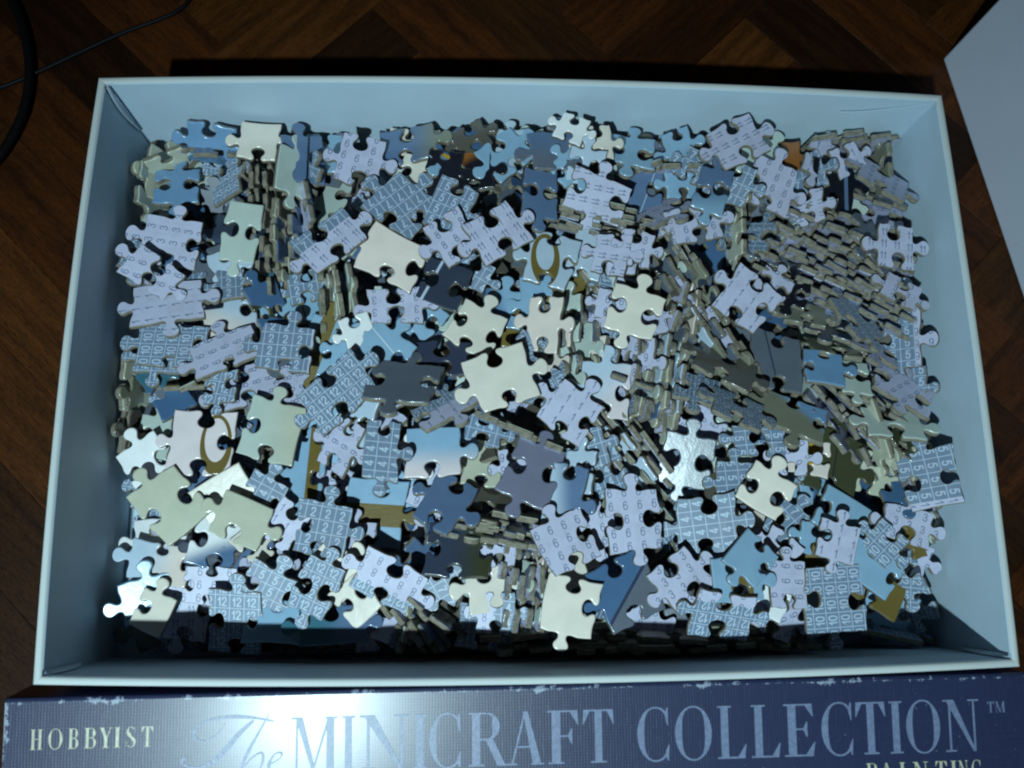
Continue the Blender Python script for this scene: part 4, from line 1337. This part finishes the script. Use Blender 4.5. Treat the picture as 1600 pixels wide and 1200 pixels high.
# bands of pieces leaning one on another, only their cut edges and slivers of face showing
BAND = []
def band(cx, cy, az, tilt, n, sp, cols, csp, layer, faces):
    r = random.Random(int(cx * 7 + cy))
    a = math.radians(az); b = a - math.pi / 2
    sp *= 1.4; n = max(2, round(n * .72))
    for j in range(cols):
        for i in range(n):
            u = (i - (n - 1) / 2) * sp + r.uniform(-3, 3) + (j % 2) * sp * .5; v = (j - (cols - 1) / 2) * csp + r.uniform(-7, 7)
            x = round(cx + u * math.cos(a) + v * math.cos(b), 1); y = round(cy - u * math.sin(a) - v * math.sin(b), 1)
            BAND.append((x, y))
            p(x, y, r.uniform(64, 82), 60, az - 90 + r.uniform(-4, 4), r.choice(['tbtb', 'btbt', 'tbfb']), r.choice(faces), az=az + r.uniform(-5, 5), tilt=tilt + r.uniform(-4, 5), layer=layer, ta=az - 90)
DK = ['steelgrey', 'greybrown', 'darkblue', 9, 'greygreen', 'steel']
PL = ['palegreen', 'greycream', 'warmcream', 9, 12, 'steelgrey']
band(1290, 410, 65, 74, 8, 17, 3, 76, 4, DK)
band(1340, 470, 60, 74, 4, 18, 2, 76, 4, DK)
band(1092, 500, 209, 76, 4, 15, 4, 68, 4, DK + ['greycream'])
band(1028, 560, 169, 74, 5, 15, 3, 66, 4, PL + DK)
band(895, 545, 183, 64, 6, 18, 2, 66, 4, PL)
band(1412, 725, 190, 76, 5, 17, 2, 72, 4, DK + ['greycream'])
band(772, 825, 78, 74, 4, 14, 2, 66, 4, DK + ['greycream'])
band(432, 375, 4, 74, 4, 15, 3, 66, 3, ['black', 'steel', 'greycream', 'greybrown'])
band(525, 462, 187, 74, 4, 16, 1, 70, 4, ['greycream', 'greygreen'])
band(935, 350, 76, 72, 4, 13, 3, 64, 3, PL)
band(815, 905, 172, 70, 5, 15, 2, 66, 3, PL + ['navy'])
band(202, 640, 0, 74, 3, 14, 2, 62, 2, ['greycream', 'greybrown', 'greygreen'])
band(650, 968, 40, 72, 5, 15, 1, 66, 3, DK)
band(975, 700, 38, 72, 5, 14, 2, 64, 4, PL)
band(1330, 640, 40, 66, 4, 17, 2, 66, 3, DK)
band(1000, 1000, 90, 76, 2, 14, 7, 68, 3, ['greybrown', 'greycream', 'greygreen'])

DEBUG = False
# ------------------------------------------------------------------ lay the pieces
FRES = 0.1
NXF, NYF = int(40.6 / FRES), int(27.2 / FRES)
field = np.zeros((NYF, NXF))
def fidx(x, y):
    return (np.clip(((y + 13.6) / FRES).astype(int), 0, NYF - 1), np.clip(((x + 20.3) / FRES).astype(int), 0, NXF - 1))
def rot_for(rot, az, tilt):
    a = math.radians(az); ax = Vector((-math.sin(a), math.cos(a), 0))
    return Matrix.Rotation(math.radians(tilt), 3, ax) @ Matrix.Rotation(math.radians(rot), 3, 'Z')

def bounds_fix(c, R3, P):
    V = np.column_stack([P, np.zeros(len(P))]) @ np.array(R3).T
    lo, hi = V.min(0), V.max(0)
    wx = 19.55; wyT = 12.8; wyB = 12.75
    x = min(max(c[0], -wx - lo[0]), wx - hi[0]); y = min(max(c[1], -wyB - lo[1]), wyT - hi[1])
    return np.array([x, y, c[2]])

# buried mass under the visible pieces
HM = [back_mat(9), back_mat(12), BOARD]
def plain_front(name, c):
    t = NT(name)
    n1 = t.noise(obj_coords(t), 120, 3, .5).outputs[0]
    t.l(t.mix(n1, tuple(x * .85 for x in alb(FC[c])), alb(FC[c])), t.b.inputs['Base Color'])
    t.b.inputs['Roughness'].default_value = .33
    return t.m
for c in ('palegreen', 'steelgrey', 'sky', 'steelblue', 'warmcream', 'greybrown'):
    HM.append(plain_front('buried_front_' + c, c))
Rh = random.Random(5)
BV, BF, BMI, BUV = [], [], [], []
nb = 0
sheets = [(-2.4, 1), (-1.8, 1), (-1.2, 1)]
protos = [outline(2.15, 1.95, s, Rh, 1) for s in ('tbtb', 'btbt', 'ttbb', 'tbbt', 'fbtb', 'tftb')]
for dz, _ in sheets:
    gx = -18.9
    while gx < 19:
        gy = -12.1
        while gy < 12.2:
            x = gx + Rh.uniform(-.8, .8); y = gy + Rh.uniform(-.8, .8)
            if x < -17.6 and y < -3: gy += 2.35; continue
            if x > 17.4 and y < -4: gy += 2.35; continue
            z = surf(x, y) + dz
            til = Rh.choice([4, 9, 14, 20, 28, 38]); az = Rh.uniform(0, 360)
            R3 = rot_for(Rh.uniform(0, 360), az, til)
            P = protos[Rh.randrange(6)] * Rh.uniform(.93, 1.07)
            V, F, MI, SM = piece_arrays(P, True, THK, 1)
            W3 = V @ np.array(R3).T
            c = bounds_fix(np.array([x, y, z]), R3, P)
            mz = (W3[:, 2]).min()
            if c[2] + mz < 0.02: c[2] = 0.02 - mz
            W3 = W3 + c
            m0 = Rh.choice([0, 1, 1, 3, 4, 4, 6, 8, 8])
            base = nb; nb += len(V)
            BV.append(W3); BUV.append(V[:, :2])
            for f_, mi in zip(F, MI):
                BF.append(tuple(base + q for q in f_)); BMI.append(2 if mi == 1 else (m0 if mi == 0 else (0 if m0 > 2 else 4)))
            gy += 2.35
        gx += 2.35
BV = np.vstack(BV) * CM
mass = mesh_obj('buried_puzzle_pieces', BV, BF, HM, None, midx=BMI, uvs=np.vstack(BUV))
tag(mass, 'deeper mass of jumbled jigsaw pieces showing dark through the gaps', 'puzzle pieces', kind='stuff')
# start the resting surface a little above that mass
ys = np.arange(NYF) * FRES - 13.6; xs = np.arange(NXF) * FRES - 20.3
for a, yy in enumerate(ys):
    for b in range(0, NXF, 4):
        field[a, b:b + 4] = max(0.0, surf(xs[b], yy) - 1.05)

Rp = random.Random(77)
CULLED = set([(204, 486), (262, 718), (684, 480), (757, 166), (874, 905), (908, 336), (936, 424), (966, 696), (1018, 410), (1246, 880), (1322, 228), (1340, 374), (1416, 765), (1426, 716), (1438, 968)])
JOINED = set([(196, 600), (196, 655), (214, 366), (266, 818), (292, 428), (320, 590), (320, 745), (352, 582), (402, 262), (410, 425), (417, 372), (425, 884), (428, 430), (430, 1020), (440, 592), (446, 402), (458, 874), (528, 890), (556, 842), (590, 392), (600, 640), (636, 768), (640, 715), (646, 190), (658, 968), (666, 322), (676, 392), (690, 352), (700, 398), (700, 585), (725, 560), (738, 806), (740, 830), (744, 626), (760, 584), (766, 806), (786, 824), (806, 905), (818, 922), (836, 880), (838, 182), (838, 935), (846, 692), (850, 1018), (856, 585), (866, 184), (872, 325), (884, 588), (905, 800), (910, 425), (915, 500), (920, 362), (928, 560), (932, 790), (938, 452), (944, 346), (945, 672), (955, 372), (985, 352), (1005, 740), (1008, 612), (1010, 768), (1012, 264), (1035, 245), (1046, 432), (1052, 384), (1052, 560), (1062, 395), (1066, 470), (1082, 412), (1100, 500), (1132, 876), (1144, 572), (1150, 325), (1163, 548), (1170, 1024), (1190, 420), (1204, 892), (1216, 735), (1218, 364), (1240, 408), (1240, 440), (1240, 755), (1246, 946), (1252, 1022), (1275, 350), (1290, 880), (1310, 842), (1328, 660), (1330, 1018), (1336, 272), (1352, 398), (1356, 464), (1368, 712), (1372, 436), (1408, 690), (1412, 848), (1440, 790), (1458, 815), (1468, 838)])
JOINED |= set(BAND)
order = sorted(range(len(C_)), key=lambda i: (C_[i]['layer'] + (0.5 if (C_[i]['tilt'] or 0) > 40 else 0)))
grid = np.arange(-1.9, 1.91, 0.12)
GXX, GYY = np.meshgrid(grid, grid); gpx, gpy = GXX.ravel(), GYY.ravel()
placed = []
for oi in order:
    c = C_[oi]
    if (c['x'], c['y']) in CULLED: continue
    face = c['face']
    is_back = not isinstance(face, str)
    tilt = c['tilt']; az = c['az']
    if tilt is None: tilt = Rp.uniform(1, 6) if c['layer'] >= 6 else Rp.uniform(3, 15); az = Rp.uniform(0, 360)
    if 55 < tilt < 67: tilt += 8
    if az is None: az = Rp.uniform(0, 360)
    x, y = c['x'], c['y']
    q = atz(x, y, 4.0)
    z = surf(q[0], q[1]) + 0.1
    R3 = rot_for(c['rot'], az, tilt)
    RA = np.array(R3)
    dep = CAM[2] - z
    sc = (dep / 0.975) / F_PX
    w = max(c['w'], 50) * sc; h = max(c['h'], 48) * sc
    P = outline(w, h, c['sides'], Rp, 3)
    ins = in_poly(gpx, gpy, P)
    lx, ly = gpx[ins], gpy[ins]
    L3 = np.column_stack([lx, ly, np.zeros(len(lx))]) @ RA.T
    hb = THK / 2 * max(0.3, math.cos(math.radians(tilt)))
    ctr = None
    for it in range(4):
        pos = atz(x, y, z)
        pos = bounds_fix(pos, R3, P)
        iy, ix = fidx(pos[0] + L3[:, 0], pos[1] + L3[:, 1])
        S0 = surf(pos[0], pos[1])
        if tilt > 40:
            z = S0 + 0.42 + 0.15 * (c['layer'] - 2) - L3[:, 2].max()
        else:
            gap = field[iy, ix] - (L3[:, 2] - hb)
            zd = np.max(gap) if tilt < 12 else np.percentile(gap, 94)
            cap = S0 - 0.45 + 0.34 * (c['layer'] - 2) + 0.7 * math.sin(math.radians(tilt)) + (0.45 if c['layer'] >= 6 else 0)
            z = min(zd + 0.01, cap)
        z = max(z, -(L3[:, 2].min()) + hb + 0.03)
    pos = bounds_fix(atz(x, y, z), R3, P)
    iy, ix = fidx(pos[0] + L3[:, 0], pos[1] + L3[:, 1])
    np.maximum.at(field, (iy, ix), pos[2] + L3[:, 2] + hb)
    placed.append((oi, pos, R3, P, is_back, az, tilt))

GLOSSY = dict(c1='steel')
def number_words(face):
    if isinstance(face, tuple): return 'backed with %ds and %ds' % (face[0], face[1])
    return None
objs = []
JV, JF, JM, JU, JN = [], [], [], [], 0
JMATS = [BOARD, back_mat(9)]
JIX = {}
for (oi, pos, R3, P, is_back, az, tilt) in placed:
    c = C_[oi]; face = c['face']
    V, F, MI, SM = piece_arrays(P, not is_back)
    if (c['x'], c['y']) in JOINED:
        key = face if is_back else 'f_' + face
        if key not in JIX:
            JIX[key] = len(JMATS); JMATS.append(back_mat(face) if is_back else plain_front('half_hidden_front_' + face, face))
        a = math.radians(c['rot'] - (c['ta'] if c['ta'] is not None else c['rot']))
        JU.append(np.column_stack([V[:, 0] * math.cos(a) - V[:, 1] * math.sin(a), V[:, 0] * math.sin(a) + V[:, 1] * math.cos(a)]))
        JV.append(V @ np.array(R3).T + pos)
        JF += [tuple(JN + q for q in f_) for f_ in F]
        JM += [{0: JIX[key], 1: 0, 2: 1}[m_] for m_ in MI]
        JN += len(V)
        continue
    if is_back:
        mats = [back_mat(face), BOARD, FRONT]
        ta = c['ta'] if c['ta'] is not None else c['rot']
        a = math.radians(c['rot'] - ta)
        ox, oy = Rp.uniform(0, 1), Rp.uniform(0, 1)
        uv = np.column_stack([V[:, 0] * math.cos(a) - V[:, 1] * math.sin(a) + ox, V[:, 0] * math.sin(a) + V[:, 1] * math.cos(a) + oy])
        pl = uv - np.array([ox, oy])
        plane = np.column_stack([pl, np.zeros(len(V))])
    else:
        mats = [FRONT, BOARD, back_mat(Rp.choice([1, 6, 4, 12]))]
        uv = V[:, :2]
        a = math.radians(c['rot'])      # print axes follow the piece as it lies
        plane = np.column_stack([V[:, 0] * math.cos(a) - V[:, 1] * math.sin(a), V[:, 0] * math.sin(a) + V[:, 1] * math.cos(a), np.zeros(len(V))])
    o = mesh_obj('puzzle_piece', V * CM, F, mats, None, midx=MI, smooth=SM, uvs=uv)
    at = o.data.attributes.new('plane', 'FLOAT_VECTOR', 'POINT')
    at.data.foreach_set('vector', plane.astype(np.float32).ravel())
    mw = Matrix(R3).to_4x4(); mw.translation = Vector(pos) * CM
    o.matrix_world = mw
    fc = 'steelblue' if is_back else ('steelgrey' if face == 'glossy' else face)
    j = 1 + Rp.uniform(-.07, .07)
    c1 = [v * j for v in alb(FC[fc])]
    o['c1'] = c1; o['c2'] = c1; o['c3'] = c1
    o['grad'] = [1.0, 0.0, 50.0]; o['soft'] = 0.5
    o['stripe'] = [1.0, 0.0, 50.0]; o['stripe_w'] = 0.01
    o['ring'] = [50.0, 50.0, 0.5]; o['ring_w'] = 0.01
    if 'g' in c:
        k = c['g']; o['c2'] = list(alb(FC[k[0]])); aa = math.radians(k[1]); o['grad'] = [math.cos(aa), math.sin(aa), float(k[2])]; o['soft'] = float(k[3])
    if 's' in c:
        k = c['s']; o['c3'] = list(alb(FC[k[0]])); aa = math.radians(k[1]); o['stripe'] = [math.cos(aa), math.sin(aa), float(k[2])]; o['stripe_w'] = float(k[3])
    if 'r' in c:
        k = c['r']; o['c3'] = list(alb(FC[k[0]])); o['ring'] = [float(k[1]), float(k[2]), float(k[3])]; o['ring_w'] = float(k[4])
    if DEBUG: o['cx'] = c['x']; o['cy'] = c['y']
    objs.append((o, c, tilt, az))

if JN:
    jo = mesh_obj('half_hidden_puzzle_pieces', np.vstack(JV) * CM, JF, JMATS, None, midx=JM, uvs=np.vstack(JU))
    tag(jo, 'half hidden jigsaw pieces peeping out between the ones lying on top', 'puzzle pieces', kind='stuff')
# ------------------------------------------------------------------ labels
def look(c, tilt):
    f = c['face']
    lie = 'on edge' if tilt > 57 else ('steeply tilted' if tilt > 33 else ('tilted' if tilt > 11 else 'flat'))
    if isinstance(f, tuple): s = 'back printed %ds and %ds' % f[:2]
    elif isinstance(f, int): s = ('grey' if f in DARKN else 'lilac') + ' back printed with %ds' % f
    elif f == 'glossy': s = 'mirror bright glossy front'
    else:
        s = FN[f] + ' front'
        if 's' in c: s = '%s front with %s band' % (FN[f], FN[c['s'][0]])
        elif 'g' in c: s = '%s and %s front' % (FN[f], FN[c['g'][0]])
        elif 'r' in c: s = '%s front with gold loop' % FN[f]
    return s, lie
LM = {(562, 253): 'large 6s piece in the upper left', (612, 405): 'big warm cream piece', (1072, 718): 'mirror bright piece', (1105, 817): 'big grey 4s piece', (990, 488): 'cream piece in the centre',
      (1165, 470): 'big lilac 1s piece', (1150, 214): '11s piece by the back wall', (985, 216): 'sky blue piece by the back wall', (527, 612): 'big grey 12s piece', (786, 592): 'large spotted cream piece',
      (678, 706): 'broad sky blue piece', (716, 862): 'large dark blue piece', (312, 690): 'pinkish piece with gold loop', (258, 538): 'wide grey 10s piece', (1428, 387): '11s piece by the right wall',
      (1486, 748): '5s piece on the right wall', (1303, 942): 'big grey 10s piece', (980, 924): 'deep blue striped piece', (268, 786): 'greyish cream piece at the left', (364, 984): '12s piece by the front wall',
      (1322, 812): 'long sky blue piece', (1212, 565): 'large slate grey piece', (268, 380): 'lilac 3s piece at the left', (405, 220): 'cream piece at the upper left', (870, 216): 'large slate piece at the back',
      (586, 798): 'sky blue piece with olive block', (514, 375): 'piece with 7s and 11s', (775, 362): 'large tilted 11s piece', (1130, 962): 'upside down 12s and 8s piece', (830, 738): 'large purple grey piece',
      (1302, 290): 'black piece with pale stripe', (1337, 500): 'tilted 12s piece at the right', (990, 812): 'big lilac 6s piece', (860, 406): 'pale blue piece with gold loop', (424, 920): 'tilted grey 5s piece'}
def direction(dx, dy):
    a = math.degrees(math.atan2(-dy, dx)) % 360
    return ['right of', 'above and right of', 'above', 'above and left of', 'left of', 'below and left of', 'below', 'below and right of'][int(((a + 22.5) % 360) // 45)]
used = set()
for (o, c, tilt, az) in sorted(objs, key=lambda t_: (t_[1]['y'], t_[1]['x'])):
    s, lie = look(c, tilt)
    key = (c['x'], c['y'])
    lms = sorted([(math.hypot(c['x'] - k[0], c['y'] - k[1]), k) for k in LM if k != key])
    done = None
    for shape in (0, 1):
        for dd_, k in lms[:14]:
            rel = direction(c['x'] - k[0], c['y'] - k[1])
            near = 'just ' if dd_ < 75 else ''
            size = '' if shape == 0 else ('large ' if c['w'] * c['h'] > 5600 else ('small ' if c['w'] * c['h'] < 3300 else 'middling '))
            lb = '%s%s piece, %s, %s%s the %s' % (size, lie, s, near, rel, LM[k])
            if lie == 'on edge': lb = lb.replace('on edge piece', 'piece on edge', 1)
            if len(lb.split()) > 16: lb = lb.replace('printed with', 'with', 1)
            if len(lb.split()) > 16 and lie != 'on edge': lb = lb.replace(lie + ' piece', 'piece', 1)
            if len(lb.split()) > 16: lb = lb.replace('and left of', 'left of').replace('and right of', 'right of')
            if lb not in used and len(lb.split()) <= 16:
                done = lb; break
        if done: break
    if not done: done = s + ' puzzle piece'
    used.add(done)
    tag(o, done, 'puzzle piece', 'loose jigsaw pieces in the box')
print('PIECES', len(objs), 'labels', len(used))
